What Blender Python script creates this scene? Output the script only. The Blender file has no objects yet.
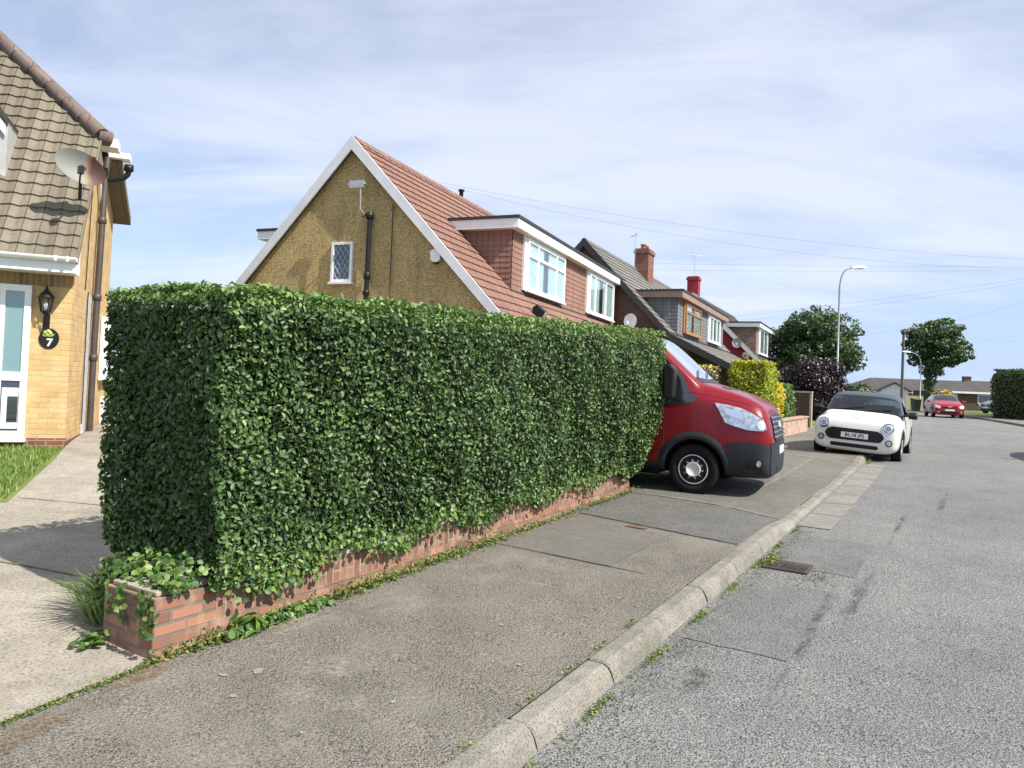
import bpy, bmesh, math, random
import numpy as np
from mathutils import Vector, Matrix
from mathutils.bvhtree import BVHTree
random.seed(7); rng = np.random.default_rng(11)
C = bpy.context.scene.collection
SC = bpy.context.scene
rad = math.radians

# ------------------------------------------------------------------ camera
F = 740.0; EYE = 1.85; ROLL = .040; PITCH = .026; HY = 381.0
PPY = HY - F*math.tan(PITCH)
cr, sr, cp, sp = math.cos(ROLL), math.sin(ROLL), math.cos(PITCH), math.sin(PITCH)
fw = Vector((0, cp, sp)); up0 = Vector((0, -sp, cp)); r0 = Vector((1, 0, 0))
Rv = r0*cr + up0*sr; Uv = up0*cr - r0*sr
cam = bpy.data.cameras.new('camera'); co = bpy.data.objects.new('camera', cam); C.objects.link(co)
cam.sensor_width = 36; cam.lens = F/1024*36
cam.shift_y = (PPY-384)/1024
cam.clip_start = .05; cam.clip_end = 3000
M = Matrix((Rv, Uv, -fw)).transposed().to_4x4(); M.translation = Vector((0, 0, EYE)); co.matrix_world = M
SC.camera = co
SC.view_settings.view_transform = 'Standard'; SC.view_settings.look = 'None'
SC.view_settings.exposure = 0.64; SC.view_settings.gamma = 1
SC.cycles.max_bounces = 6; SC.cycles.transparent_max_bounces = 6

# ------------------------------------------------------------------ light
EL = 47; SH = Vector((.855, -.519))
sdir = Vector((SH.x*math.cos(rad(EL)), SH.y*math.cos(rad(EL)), math.sin(rad(EL)))).normalized()
sl = bpy.data.lights.new('sun', 'SUN'); sl.energy = 4.9; sl.angle = rad(.53); sl.color = (1, .945, .85)
so = bpy.data.objects.new('sun', sl); C.objects.link(so); so.rotation_euler = sdir.to_track_quat('Z', 'Y').to_euler()
so.location = (0, 0, 30)
W = bpy.data.worlds.new('World'); SC.world = W; W.use_nodes = True
nt = W.node_tree; nt.nodes.clear()
N = nt.nodes.new; L = nt.links.new
wo = N('ShaderNodeOutputWorld'); bg = N('ShaderNodeBackground'); sky = N('ShaderNodeTexSky')
sky.sky_type = 'NISHITA'; sky.sun_disc = False; sky.sun_elevation = rad(EL); sky.sun_rotation = math.atan2(SH.x, SH.y)
sky.air_density = 1.0; sky.dust_density = .6; sky.ozone_density = 1.6
bg.inputs[1].default_value = .10
tc = N('ShaderNodeTexCoord'); sep = N('ShaderNodeSeparateXYZ'); L(tc.outputs['Generated'], sep.inputs[0])
def mth(op, a, b=None, clamp=False):
    n = N('ShaderNodeMath'); n.operation = op; n.use_clamp = clamp
    for i, v in enumerate((a, b)):
        if v is None: continue
        if isinstance(v, (int, float)): n.inputs[i].default_value = v
        else: L(v, n.inputs[i])
    return n.outputs[0]
zz = mth('ADD', mth('MAXIMUM', sep.outputs[2], 0.0), .16)
cx = mth('DIVIDE', sep.outputs[0], zz); cy = mth('DIVIDE', sep.outputs[1], zz)
comb = N('ShaderNodeCombineXYZ'); L(cx, comb.inputs[0]); L(cy, comb.inputs[1])
def wnoise(scale, rot, sc, detail, rough, dist=0.0, loc=(0, 0, 0)):
    mp = N('ShaderNodeMapping'); mp.inputs['Rotation'].default_value = (0, 0, rad(rot)); mp.inputs['Scale'].default_value = sc
    mp.inputs['Location'].default_value = loc
    L(comb.outputs[0], mp.inputs[0]); n = N('ShaderNodeTexNoise'); n.inputs['Scale'].default_value = scale
    n.inputs['Detail'].default_value = detail; n.inputs['Roughness'].default_value = rough; n.inputs['Distortion'].default_value = dist
    L(mp.outputs[0], n.inputs[0]); return n.outputs[0]
n1 = wnoise(.55, 20, (1, 1.3, 1), 6, .55, .3, (3.2, 1.4, 0))
n2 = wnoise(1.1, 35, (.7, 1.7, 1), 8, .6, .9, (0.3, 5, 0))
cl = mth('ADD', mth('MULTIPLY', n1, .6), mth('MULTIPLY', n2, .4))
# more cirrus overhead and to the left, clearer towards the lower right
bias = mth('SUBTRACT', mth('MULTIPLY', sep.outputs[2], .36), mth('MULTIPLY', sep.outputs[0], .07))
band = mth('POWER', 2.718, mth('MULTIPLY', mth('POWER', mth('DIVIDE', mth('SUBTRACT', sep.outputs[2], .275), .085), 2.0), -1.0))
bias = mth('ADD', bias, mth('MULTIPLY', band, mth('ADD', mth('MULTIPLY', sep.outputs[0], .10), .05)))
cl = mth('ADD', cl, bias)
rp = N('ShaderNodeValToRGB'); rp.color_ramp.elements[0].position = .43; rp.color_ramp.elements[0].color = (.16,)*3+(1,)
rp.color_ramp.elements[1].position = .72; rp.color_ramp.elements[1].color = (.76,)*3+(1,)
rp.color_ramp.interpolation = 'EASE'
L(cl, rp.inputs[0])
mx = N('ShaderNodeMix'); mx.data_type = 'RGBA'; L(rp.outputs[0], mx.inputs[0]); L(sky.outputs[0], mx.inputs[6])
mx.inputs[7].default_value = (6.1, 6.4, 7.5, 1)
hz = N('ShaderNodeValToRGB'); hz.color_ramp.elements[0].position = 0.0; hz.color_ramp.elements[0].color = (.85, .85, .85, 1); hz.color_ramp.elements[1].position = .32; hz.color_ramp.elements[1].color = (0, 0, 0, 1)
L(sep.outputs[2], hz.inputs[0]); mh = N('ShaderNodeMix'); mh.data_type = 'RGBA'; L(hz.outputs[0], mh.inputs[0]); L(sky.outputs[0], mh.inputs[6]); mh.inputs[7].default_value = (2.9, 4.2, 6.9, 1)
L(mh.outputs[2], mx.inputs[6]); L(mx.outputs[2], bg.inputs[0]); L(bg.outputs[0], wo.inputs[0])

# ------------------------------------------------------------------ materials
MATS = {}
class NB:
    def __init__(s, name):
        s.m = bpy.data.materials.new(name); s.m.use_nodes = True; s.t = s.m.node_tree; s.t.nodes.clear()
        s.o = s.n('ShaderNodeOutputMaterial'); s.b = s.n('ShaderNodeBsdfPrincipled'); s.l(s.b.outputs[0], s.o.inputs[0])
        s.tc = s.n('ShaderNodeTexCoord'); MATS[name] = s.m
    def n(s, t): return s.t.nodes.new(t)
    def l(s, a, b): s.t.links.new(a, b)
    def noise(s, scale, detail=3, rough=.55, co='Object', vec=None, sc=None, dist=0):
        v = vec or s.tc.outputs[co]
        if sc:
            mp = s.n('ShaderNodeMapping'); mp.inputs['Scale'].default_value = sc; s.l(v, mp.inputs[0]); v = mp.outputs[0]
        n = s.n('ShaderNodeTexNoise'); n.inputs['Scale'].default_value = scale; n.inputs['Detail'].default_value = detail
        n.inputs['Roughness'].default_value = rough; n.inputs['Distortion'].default_value = dist
        s.l(v, n.inputs[0]); return n.outputs[0]
    def ramp(s, f, stops, interp='LINEAR'):
        r = s.n('ShaderNodeValToRGB'); r.color_ramp.interpolation = interp
        while len(r.color_ramp.elements) < len(stops): r.color_ramp.elements.new(.5)
        for e, (p, c) in zip(r.color_ramp.elements, stops):
            e.position = p; e.color = (c if isinstance(c, (tuple, list)) else (c, c, c))[:3] + (1,) if isinstance(c, tuple) else (c, c, c, 1)
        s.l(f, r.inputs[0]); return r.outputs[0]
    def mix(s, f, a, b, mode='MIX'):
        n = s.n('ShaderNodeMix'); n.data_type = 'RGBA'; n.blend_type = mode
        for i, v in ((0, f), (6, a), (7, b)):
            if isinstance(v, (int, float)): n.inputs[i].default_value = v if i == 0 else (v, v, v, 1)
            elif isinstance(v, tuple): n.inputs[i].default_value = v[:3]+(1,)
            else: s.l(v, n.inputs[i])
        return n.outputs[2]
    def bump(s, h, st=.5, dist=.01):
        b = s.n('ShaderNodeBump'); b.inputs['Strength'].default_value = st; b.inputs['Distance'].default_value = dist
        s.l(h, b.inputs['Height']); s.l(b.outputs[0], s.b.inputs['Normal'])
    def set(s, **k):
        for a, v in k.items():
            i = s.b.inputs[{'col': 'Base Color', 'rough': 'Roughness', 'metal': 'Metallic', 'spec': 'Specular IOR Level', 'coat': 'Coat Weight', 'coatr': 'Coat Roughness', 'trans': 'Transmission Weight', 'ior': 'IOR', 'alpha': 'Alpha'}[a]]
            if isinstance(v, tuple): i.default_value = v[:3]+(1,)
            elif isinstance(v, (int, float)): i.default_value = v
            else: s.l(v, i)
        return s

def simple(name, col, rough=.6, metal=0, var=.15, scale=6, bump=0, bs=40, coat=0, spec=.5):
    b = NB(name)
    d = tuple(c*(1-var) for c in col); u = tuple(min(1, c*(1+var)) for c in col)
    f = b.noise(scale, 5)
    b.set(col=b.mix(b.ramp(f, [(.3, 0), (.7, 1.0)]), d, u), rough=rough, metal=metal, coat=coat, coatr=.05, spec=spec)
    if bump: b.bump(b.noise(bs, 3), bump, .004)
    return b.m

def brick(name, c1, c2, mortar, w=.225, h=.075, rough=.85, ms=.010, extra=None, off=.5, rot=0, bumpd=.006, vary=.5):
    b = NB(name)
    mp = b.n('ShaderNodeMapping'); mp.inputs['Rotation'].default_value = (0, 0, rad(rot)); b.l(b.tc.outputs['UV'], mp.inputs[0])
    t = b.n('ShaderNodeTexBrick'); t.offset = off; b.l(mp.outputs[0], t.inputs[0])
    t.inputs['Scale'].default_value = 1; t.inputs['Brick Width'].default_value = w; t.inputs['Row Height'].default_value = h
    t.inputs['Mortar Size'].default_value = ms; t.inputs['Mortar Smooth'].default_value = .3; t.inputs['Bias'].default_value = 0
    t.inputs['Color1'].default_value = c1+(1,); t.inputs['Color2'].default_value = c2+(1,); t.inputs['Mortar'].default_value = mortar+(1,)
    n = b.noise(3.0, 5); n2 = b.noise(60, 3)
    c = b.mix(vary, t.outputs[0], b.ramp(n, [(.3, .55), (.7, 1.25)]), 'MULTIPLY')
    c = b.mix(.35, c, b.ramp(n2, [(.3, .6), (.7, 1.2)]), 'MULTIPLY')
    b.set(col=c, rough=rough)
    inv = b.n('ShaderNodeMath'); inv.operation = 'SUBTRACT'; inv.inputs[0].default_value = 1; b.l(t.outputs['Fac'], inv.inputs[1])
    ad = b.n('ShaderNodeMath'); ad.operation = 'MULTIPLY_ADD'; b.l(n2, ad.inputs[0]); ad.inputs[1].default_value = .3; b.l(inv.outputs[0], ad.inputs[2])
    b.bump(ad.outputs[0], .8, bumpd)
    return b.m

brick('yellow_brick', (.64, .45, .22), (.56, .36, .14), (.52, .41, .25), ms=.007)
brick('shaded_soldier_brick', (.40, .24, .09), (.20, .12, .06), (.36, .3, .2), w=.075, h=.225, off=0)  # brick colour made darker to carry the shadow under the soffit
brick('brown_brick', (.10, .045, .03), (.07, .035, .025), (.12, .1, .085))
brick('mixed_brick', (.30, .19, .12), (.14, .07, .05), (.32, .28, .24))
brick('red_brick', (.30, .09, .055), (.20, .06, .045), (.30, .25, .20))
brick('chimney_brick', (.26, .09, .06), (.17, .06, .045), (.2, .16, .13))
brick('tan_brick', (.50, .33, .22), (.40, .23, .15), (.42, .38, .32))
def comb_brick(name, rot):
    b = NB(name)
    mp = b.n('ShaderNodeMapping'); mp.inputs['Rotation'].default_value = (0, 0, rad(rot)); b.l(b.tc.outputs['UV'], mp.inputs[0])
    t = b.n('ShaderNodeTexBrick'); b.l(mp.outputs[0], t.inputs[0])
    t.inputs['Scale'].default_value = 1; t.inputs['Brick Width'].default_value = .225 if rot == 0 else .22; t.inputs['Row Height'].default_value = .075
    t.inputs['Mortar Size'].default_value = .010; t.inputs['Mortar Smooth'].default_value = .2
    t.inputs['Color1'].default_value = (.35, .17, .11, 1); t.inputs['Color2'].default_value = (.19, .085, .062, 1); t.inputs['Mortar'].default_value = (.17, .14, .11, 1) if rot == 0 else (.30, .25, .19, 1)
    # combed grooves run along each brick
    wv = b.n('ShaderNodeTexWave'); wv.bands_direction = 'Y'; wv.inputs['Scale'].default_value = 17; wv.inputs['Distortion'].default_value = 1.2; wv.inputs['Detail'].default_value = 2
    wv.inputs['Detail Scale'].default_value = 3
    b.l(mp.outputs[0], wv.inputs[0])
    n = b.noise(7, 6); n2 = b.noise(2.2, 4)
    c = b.mix(.12 if rot == 0 else .5, t.outputs[0], b.ramp(wv.outputs[1], [(.1, .62), (.6, 1.1)]), 'MULTIPLY')
    c = b.mix(b.ramp(n, [(.50, 0.0), (.68, .65)]), c, (.44, .30, .20))      # lime bloom
    c = b.mix(b.ramp(n2, [(.30, .55), (.42, 0.0)]), c, (.16, .12, .07))     # grime
    b.set(col=c, rough=.9)
    inv = b.n('ShaderNodeMath'); inv.operation = 'MULTIPLY_ADD'; b.l(t.outputs['Fac'], inv.inputs[0]); inv.inputs[1].default_value = -2.5 if rot == 0 else -1.5; b.l(n if rot == 0 else wv.outputs[1], inv.inputs[2])
    b.bump(inv.outputs[0], .9, .006 if rot == 0 else .005)
comb_brick('comb_brick', 0); comb_brick('comb_brick_upright', 90)

def asphalt(name, base, light, grain=110, patch=.9, crack=True, tint=None, spk=1.0):
    b = NB(name)
    g1 = b.noise(grain, 2, .6); g2 = b.noise(grain*.42, 3, .6); big = b.noise(patch, 6, .6); mid = b.noise(patch*6, 4)
    c = b.mix(b.ramp(big, [(.3, 0.0), (.7, 1.0)]), base, light)
    c = b.mix(.55, c, b.ramp(mid, [(.3, .78), (.7, 1.15)]), 'MULTIPLY')
    c = b.mix(.9*spk, c, b.ramp(g1, [(.36, .12), (.47, .82), (.58, 1.10), (.72, 1.7)]), 'MULTIPLY')
    c = b.mix(.6*spk, c, b.ramp(g2, [(.30, .35), (.42, 1.0), (.8, 1.2)]), 'MULTIPLY')
    if tint: c = b.mix(b.ramp(b.noise(1.7, 5), [(.5, 0.0), (.68, .5)]), c, tint)
    b.set(col=c, rough=.88, spec=.35)
    ad = b.n('ShaderNodeMath'); ad.operation = 'ADD'; b.l(g1, ad.inputs[0]); b.l(g2, ad.inputs[1])
    b.bump(ad.outputs[0], 1.0, .018)
    return b.m
asphalt('road_tarmac', (.175, .178, .174), (.245, .244, .233), 85, .35)
asphalt('pavement_tarmac', (.165, .152, .127), (.252, .231, .193), 95, .55, tint=(.24, .225, .19))
asphalt('new_tarmac', (.14, .138, .127), (.19, .186, .17), 100, 1.2, spk=.8)
asphalt('smooth_tarmac', (.19, .178, .155), (.235, .22, .192), 150, 1.4, spk=.45)
asphalt('dark_stain', (.06, .057, .052), (.10, .095, .09), 100, 3)
asphalt('road_patch_tarmac', (.15, .154, .15), (.21, .211, .203), 90, .8, spk=.8)
asphalt('drive_tarmac', (.15, .146, .13), (.21, .204, .18), 110, 1.0, spk=.7)
def concrete(name, a, l_, sc=1.2, moss=None, grain=90, spk=.5):
    b = NB(name)
    big = b.noise(sc, 7, .62); g = b.noise(grain, 3, .65); m2 = b.noise(sc*5, 5)
    c = b.mix(b.ramp(big, [(.3, 0.0), (.7, 1.0)]), a, l_)
    c = b.mix(.6, c, b.ramp(m2, [(.3, .75), (.7, 1.15)]), 'MULTIPLY')
    c = b.mix(spk, c, b.ramp(g, [(.32, .35), (.5, 1.0), (.75, 1.3)]), 'MULTIPLY')
    if moss: c = b.mix(b.ramp(b.noise(2.4, 6, .7), [(.55, 0.0), (.72, .7)]), c, moss)
    b.set(col=c, rough=.9, spec=.3); b.bump(g, .6, .006); return b.m
concrete('path_concrete', (.235, .212, .172), (.36, .33, .275), 1.0, (.20, .175, .11), 60, .8)
concrete('kerb_concrete', (.165, .155, .132), (.275, .26, .222), 1.6, (.10, .095, .065), 80, .95)
concrete('coping_concrete', (.30, .27, .21), (.42, .38, .3), 4, (.16, .17, .09))
concrete('gutter_concrete', (.19, .18, .158), (.25, .238, .208), 2.0)
concrete('grey_paint', (.42, .43, .45), (.52, .53, .54), 3, spk=.1)

def pebbledash():
    b = NB('pebbledash')
    v = b.n('ShaderNodeTexVoronoi'); v.inputs['Scale'].default_value = 62; b.l(b.tc.outputs['Object'], v.inputs[0])
    big = b.noise(.8, 6, .6); st = b.noise(1.2, 5, .6, sc=(1.6, 1, .35))
    c = b.ramp(v.outputs['Color'], [(.1, (.20, .14, .055)), (.45, (.50, .375, .16)), (.9, (.74, .59, .31))])
    c = b.mix(.7, c, b.ramp(big, [(.3, .72), (.7, 1.15)]), 'MULTIPLY')
    c = b.mix(b.ramp(st, [(.52, 0.0), (.68, .45)]), c, (.15, .11, .055))
    c = b.mix(.6, c, b.ramp(v.outputs['Distance'], [(.1, 1.15), (.7, .65)]), 'MULTIPLY')
    b.set(col=c, rough=.95); b.bump(v.outputs['Distance'], 1.0, .010)
pebbledash()
def tiles(name, a, l_, lichen=None, rough=.8, w=.30):
    b = NB(name)
    br = b.n('ShaderNodeTexBrick'); b.l(b.tc.outputs['UV'], br.inputs[0]); br.inputs['Scale'].default_value = 1
    br.offset = 0; br.inputs['Brick Width'].default_value = w; br.inputs['Row Height'].default_value = 200; br.inputs['Mortar Size'].default_value = .007
    br.inputs['Color1'].default_value = a+(1,); br.inputs['Color2'].default_value = l_+(1,); br.inputs['Mortar'].default_value = tuple(x*.4 for x in a)+(1,)
    c = b.mix(.55, br.outputs[0], b.ramp(b.noise(2.5, 6, .65), [(.3, .7), (.7, 1.2)]), 'MULTIPLY')
    c = b.mix(.35, c, b.ramp(b.noise(40, 3), [(.3, .7), (.7, 1.2)]), 'MULTIPLY')
    if lichen: c = b.mix(b.ramp(b.noise(9, 6, .7), [(.58, 0.0), (.7, .55)]), c, lichen)
    b.set(col=c, rough=rough); b.bump(b.noise(50, 3), .3, .004)
tiles('buff_tile', (.145, .124, .088), (.19, .165, .12), (.075, .068, .055), w=.212)
tiles('pink_tile', (.195, .100, .074), (.24, .130, .098), (.11, .065, .05))
tiles('pink_hung_tile', (.235, .128, .096), (.275, .155, .118), w=.16)
tiles('grey_tile', (.135, .128, .118), (.185, .175, .16), (.12, .11, .1))
tiles('slate_tile', (.13, .135, .145), (.19, .195, .205))
tiles('dark_roof_tile', (.048, .044, .042), (.065, .06, .056))
tiles('ridge_tile', (.13, .095, .078), (.18, .135, .11), (.08, .07, .06))
tiles('pink_ridge_tile', (.20, .11, .085), (.25, .14, .11))
simple('white_upvc', (.82, .83, .84), .35, var=.03)
simple('weathered_white', (.68, .70, .72), .5, var=.10, scale=3)
simple('cream_paint', (.72, .66, .52), .6, var=.06)
simple('black_felt', (.035, .035, .038), .8)
simple('black_plastic', (.012, .012, .013), .4, spec=.3)
simple('dark_void', (.012, .012, .012), .9)
simple('brown_pipe', (.060, .048, .042), .5, var=.2)
simple('lead_flashing', (.40, .40, .38), .6)
simple('orange_wood', (.34, .155, .055), .5)
simple('red_render', (.30, .022, .034), .8, var=.2, bump=.4)
simple('red_chimney', (.28, .025, .035), .8, var=.2)
simple('terracotta', (.42, .17, .09), .8)
simple('galvanised', (.24, .27, .30), .5, metal=.2, var=.08)
simple('alu', (.55, .55, .56), .4, metal=.8)
simple('rubber', (.009, .009, .010), .8, bump=.2, spec=.25)
simple('bumper_plastic', (.024, .028, .033), .55, var=.12, spec=.25)
simple('van_red', (.29, .008, .022), .28, coat=1, var=.03, spec=.5)
simple('car_red', (.42, .012, .03), .25, coat=1, var=.03)
simple('car_white', (.80, .79, .75), .25, coat=1, var=.02)
simple('car_silver', (.5, .52, .5), .3, coat=1, var=.03, metal=.3)
simple('chrome', (.75, .76, .78), .12, metal=1, var=.02)
simple('silver_cap', (.66, .66, .65), .5, metal=.0, var=.04)
simple('plate_white', (.78, .78, .76), .4, var=.02)
simple('ink', (.012, .012, .014), .5, var=0)
simple('bark', (.09, .065, .045), .95, var=.3, bump=.8, bs=12)
simple('pole_wood', (.10, .085, .075), .9, var=.2)
simple('wire', (.03, .03, .035), .6)
simple('soil', (.07, .05, .035), 1, var=.3)
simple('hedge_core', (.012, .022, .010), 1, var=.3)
simple('gold_paint', (.55, .5, .12), .5); simple('leaf_paint', (.18, .42, .12), .5)
simple('curtain', (.82, .83, .82), .8, var=.03); simple('interior', (.05, .055, .06), .9, var=.3)
simple('rusty_iron', (.06, .045, .035), .7, var=.35); simple('rust_cover', (.15, .085, .055), .8, var=.2)
def dishmat():
    b = NB('rusty_dish'); s = b.n('ShaderNodeSeparateXYZ'); b.l(b.tc.outputs['Object'], s.inputs[0])
    ad = b.n('ShaderNodeMath'); ad.operation = 'MULTIPLY_ADD'; b.l(b.noise(4, 5), ad.inputs[0]); ad.inputs[1].default_value = .25; b.l(s.outputs[0], ad.inputs[2])
    c = b.ramp(ad.outputs[0], [(.06, (.20, .205, .19)), (.12, (.20, .12, .06)), (.19, (.075, .027, .02)), (.4, (.05, .02, .02))])
    b.set(col=c, rough=.6)
dishmat()
def paint(name, col, coat=1.0, rough=.27, spec=.5):
    b = NB(name); g = b.n('ShaderNodeNewGeometry')
    b.set(col=b.mix(g.outputs['Backfacing'], b.mix(b.noise(8, 4), tuple(c*.96 for c in col), col), (.012, .012, .012)), rough=rough if name != 'slate_paint' else .6, coat=coat, coatr=.04, spec={'slate_paint': .15, 'van_red': .3}.get(name, spec))
for a_, c_, k_ in (('van_red', (.19, .003, .010), .28), ('car_red', (.30, .008, .018), .25), ('car_white', (.70, .69, .64), .5), ('car_silver', (.16, .18, .17), .3), ('slate_paint', (.07, .09, .11), .0)):
    if a_ in MATS: bpy.data.materials.remove(MATS.pop(a_))
    paint(a_, c_, k_)
def glass(name, col, rough=.03, spec=1.0, al=1.0):
    b = NB(name); b.set(col=col, rough=rough, spec=spec); b.b.inputs['Coat Weight'].default_value = 1.0; b.b.inputs['Coat Roughness'].default_value = .02
    return b.m
glass('dark_glass', (.03, .04, .05)); glass('teal_glass', (.16, .28, .29)); glass('blue_glass', (.10, .16, .24)); glass('cab_glass', (.015, .02, .022), .05, .6)
def clear_glass(name, tint=(.85, .92, .92), a=.30):
    b = NB(name); tr = b.n('ShaderNodeBsdfTransparent'); tr.inputs[0].default_value = tint+(1,)
    gl = b.n('ShaderNodeBsdfGlossy'); gl.inputs['Roughness'].default_value = .02; gl.inputs['Color'].default_value = (1, 1, 1, 1)
    fr = b.n('ShaderNodeFresnel'); gg = b.n('ShaderNodeNewGeometry'); io = b.n('ShaderNodeMath'); io.operation = 'MULTIPLY_ADD'; b.l(gg.outputs['Backfacing'], io.inputs[0]); io.inputs[1].default_value = -.8333; io.inputs[2].default_value = 1.5; b.l(io.outputs[0], fr.inputs[0])
    ma = b.n('ShaderNodeMath'); ma.operation = 'MULTIPLY_ADD'; ma.use_clamp = True; b.l(fr.outputs[0], ma.inputs[0]); ma.inputs[1].default_value = 1.2 if a > 0 else .75; ma.inputs[2].default_value = a
    ms = b.n('ShaderNodeMixShader'); b.l(ma.outputs[0], ms.inputs[0]); b.l(tr.outputs[0], ms.inputs[1]); b.l(gl.outputs[0], ms.inputs[2])
    b.l(ms.outputs[0], b.o.inputs[0])
clear_glass('window_glass', a=.06); clear_glass('windscreen_glass', (.42, .50, .52), a=.02); clear_glass('lens_glass', (.95, .97, 1), a=.05)
simple('lamp_reflector', (.55, .58, .60), .2, metal=.6, var=.5, scale=16)

def leafmat(name, stops, rough=.38, trans=.22, tcol=(.25, .42, .06)):
    b = NB(name); a = b.n('ShaderNodeAttribute'); a.attribute_name = 'var'
    c = b.ramp(a.outputs['Fac'], stops)
    b.set(col=c, rough=rough, spec=.55)
    t = b.n('ShaderNodeBsdfTranslucent'); b.l(b.mix(.6, c, tcol), t.inputs[0])
    ms = b.n('ShaderNodeMixShader'); ms.inputs[0].default_value = trans
    b.l(b.b.outputs[0], ms.inputs[1]); b.l(t.outputs[0], ms.inputs[2]); b.l(ms.outputs[0], b.o.inputs[0])
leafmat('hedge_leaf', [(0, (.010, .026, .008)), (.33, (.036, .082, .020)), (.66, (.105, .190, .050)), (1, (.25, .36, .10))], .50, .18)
leafmat('ivy_leaf', [(0, (.018, .055, .012)), (.55, (.060, .135, .026)), (1, (.20, .29, .065))], .5)
leafmat('weed_leaf', [(0, (.04, .09, .015)), (.5, (.13, .19, .04)), (1, (.30, .28, .09))], .6)
leafmat('grass_blade', [(0, (.05, .12, .015)), (.6, (.16, .28, .04)), (1, (.34, .36, .12))], .55, .3)
leafmat('tuft_blade', [(0, (.04, .09, .02)), (.6, (.11, .2, .05)), (1, (.28, .33, .12))], .5, .2)
leafmat('gold_leaf', [(0, (.09, .14, .012)), (.5, (.27, .33, .02)), (1, (.50, .50, .04))], .6, .25, (.6, .6, .05))
leafmat('pure_gold_leaf', [(0, (.40, .34, .02)), (1, (.75, .60, .05))], .6, .25, (.7, .6, .05))
leafmat('lime_leaf', [(0, (.03, .08, .015)), (1, (.14, .26, .05))], .5)
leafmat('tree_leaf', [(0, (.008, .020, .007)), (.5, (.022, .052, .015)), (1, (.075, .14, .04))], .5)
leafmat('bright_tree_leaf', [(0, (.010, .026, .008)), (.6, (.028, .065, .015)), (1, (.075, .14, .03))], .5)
leafmat('purple_leaf', [(0, (.010, .007, .010)), (.75, (.024, .013, .019)), (.94, (.045, .028, .034)), (1, (.26, .22, .23))], .4, .1, (.2, .05, .08))
leafmat('conifer_leaf', [(0, (.018, .04, .010)), (1, (.055, .10, .02))], .6, .1)
leafmat('flower_mix', [(0, (.05, .12, .03)), (.5, (.10, .2, .04)), (.52, (.7, .5, .04)), (.78, (.75, .55, .05)), (.8, (.75, .25, .12)), (1, (.7, .25, .2))], .6)
leafmat('pink_flower_mix', [(0, (.02, .05, .02)), (.6, (.05, .1, .03)), (.62, (.6, .25, .25)), (.8, (.65, .35, .3)), (.82, (.7, .6, .05)), (1, (.7, .6, .05))], .6)

def lawn():
    b = NB('lawn'); n = b.noise(1.2, 6); g = b.noise(60, 3)
    c = b.mix(b.ramp(n, [(.3, 0.0), (.7, 1.0)]), (.08, .14, .025), (.20, .23, .06))
    c = b.mix(.6, c, b.ramp(g, [(.3, .5), (.7, 1.3)]), 'MULTIPLY'); b.set(col=c, rough=.95); b.bump(g, 1, .02)
lawn()

# ------------------------------------------------------------------ object helpers
def tag(o, label=None, cat=None, group=None, kind=None):
    if label: o['label'] = label
    if cat: o['category'] = cat
    if group: o['group'] = group
    if kind: o['kind'] = kind
    return o
def thing(name, label, cat, loc=(0, 0, 0), rz=0, group=None):
    o = bpy.data.objects.new(name, None); C.objects.link(o); o.location = loc; o.rotation_euler = (0, 0, rz); o.empty_display_size = .2
    return tag(o, label, cat, group)
def link(name, me, parent=None):
    o = bpy.data.objects.new(name, me); C.objects.link(o)
    if parent: o.parent = parent
    return o

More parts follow.
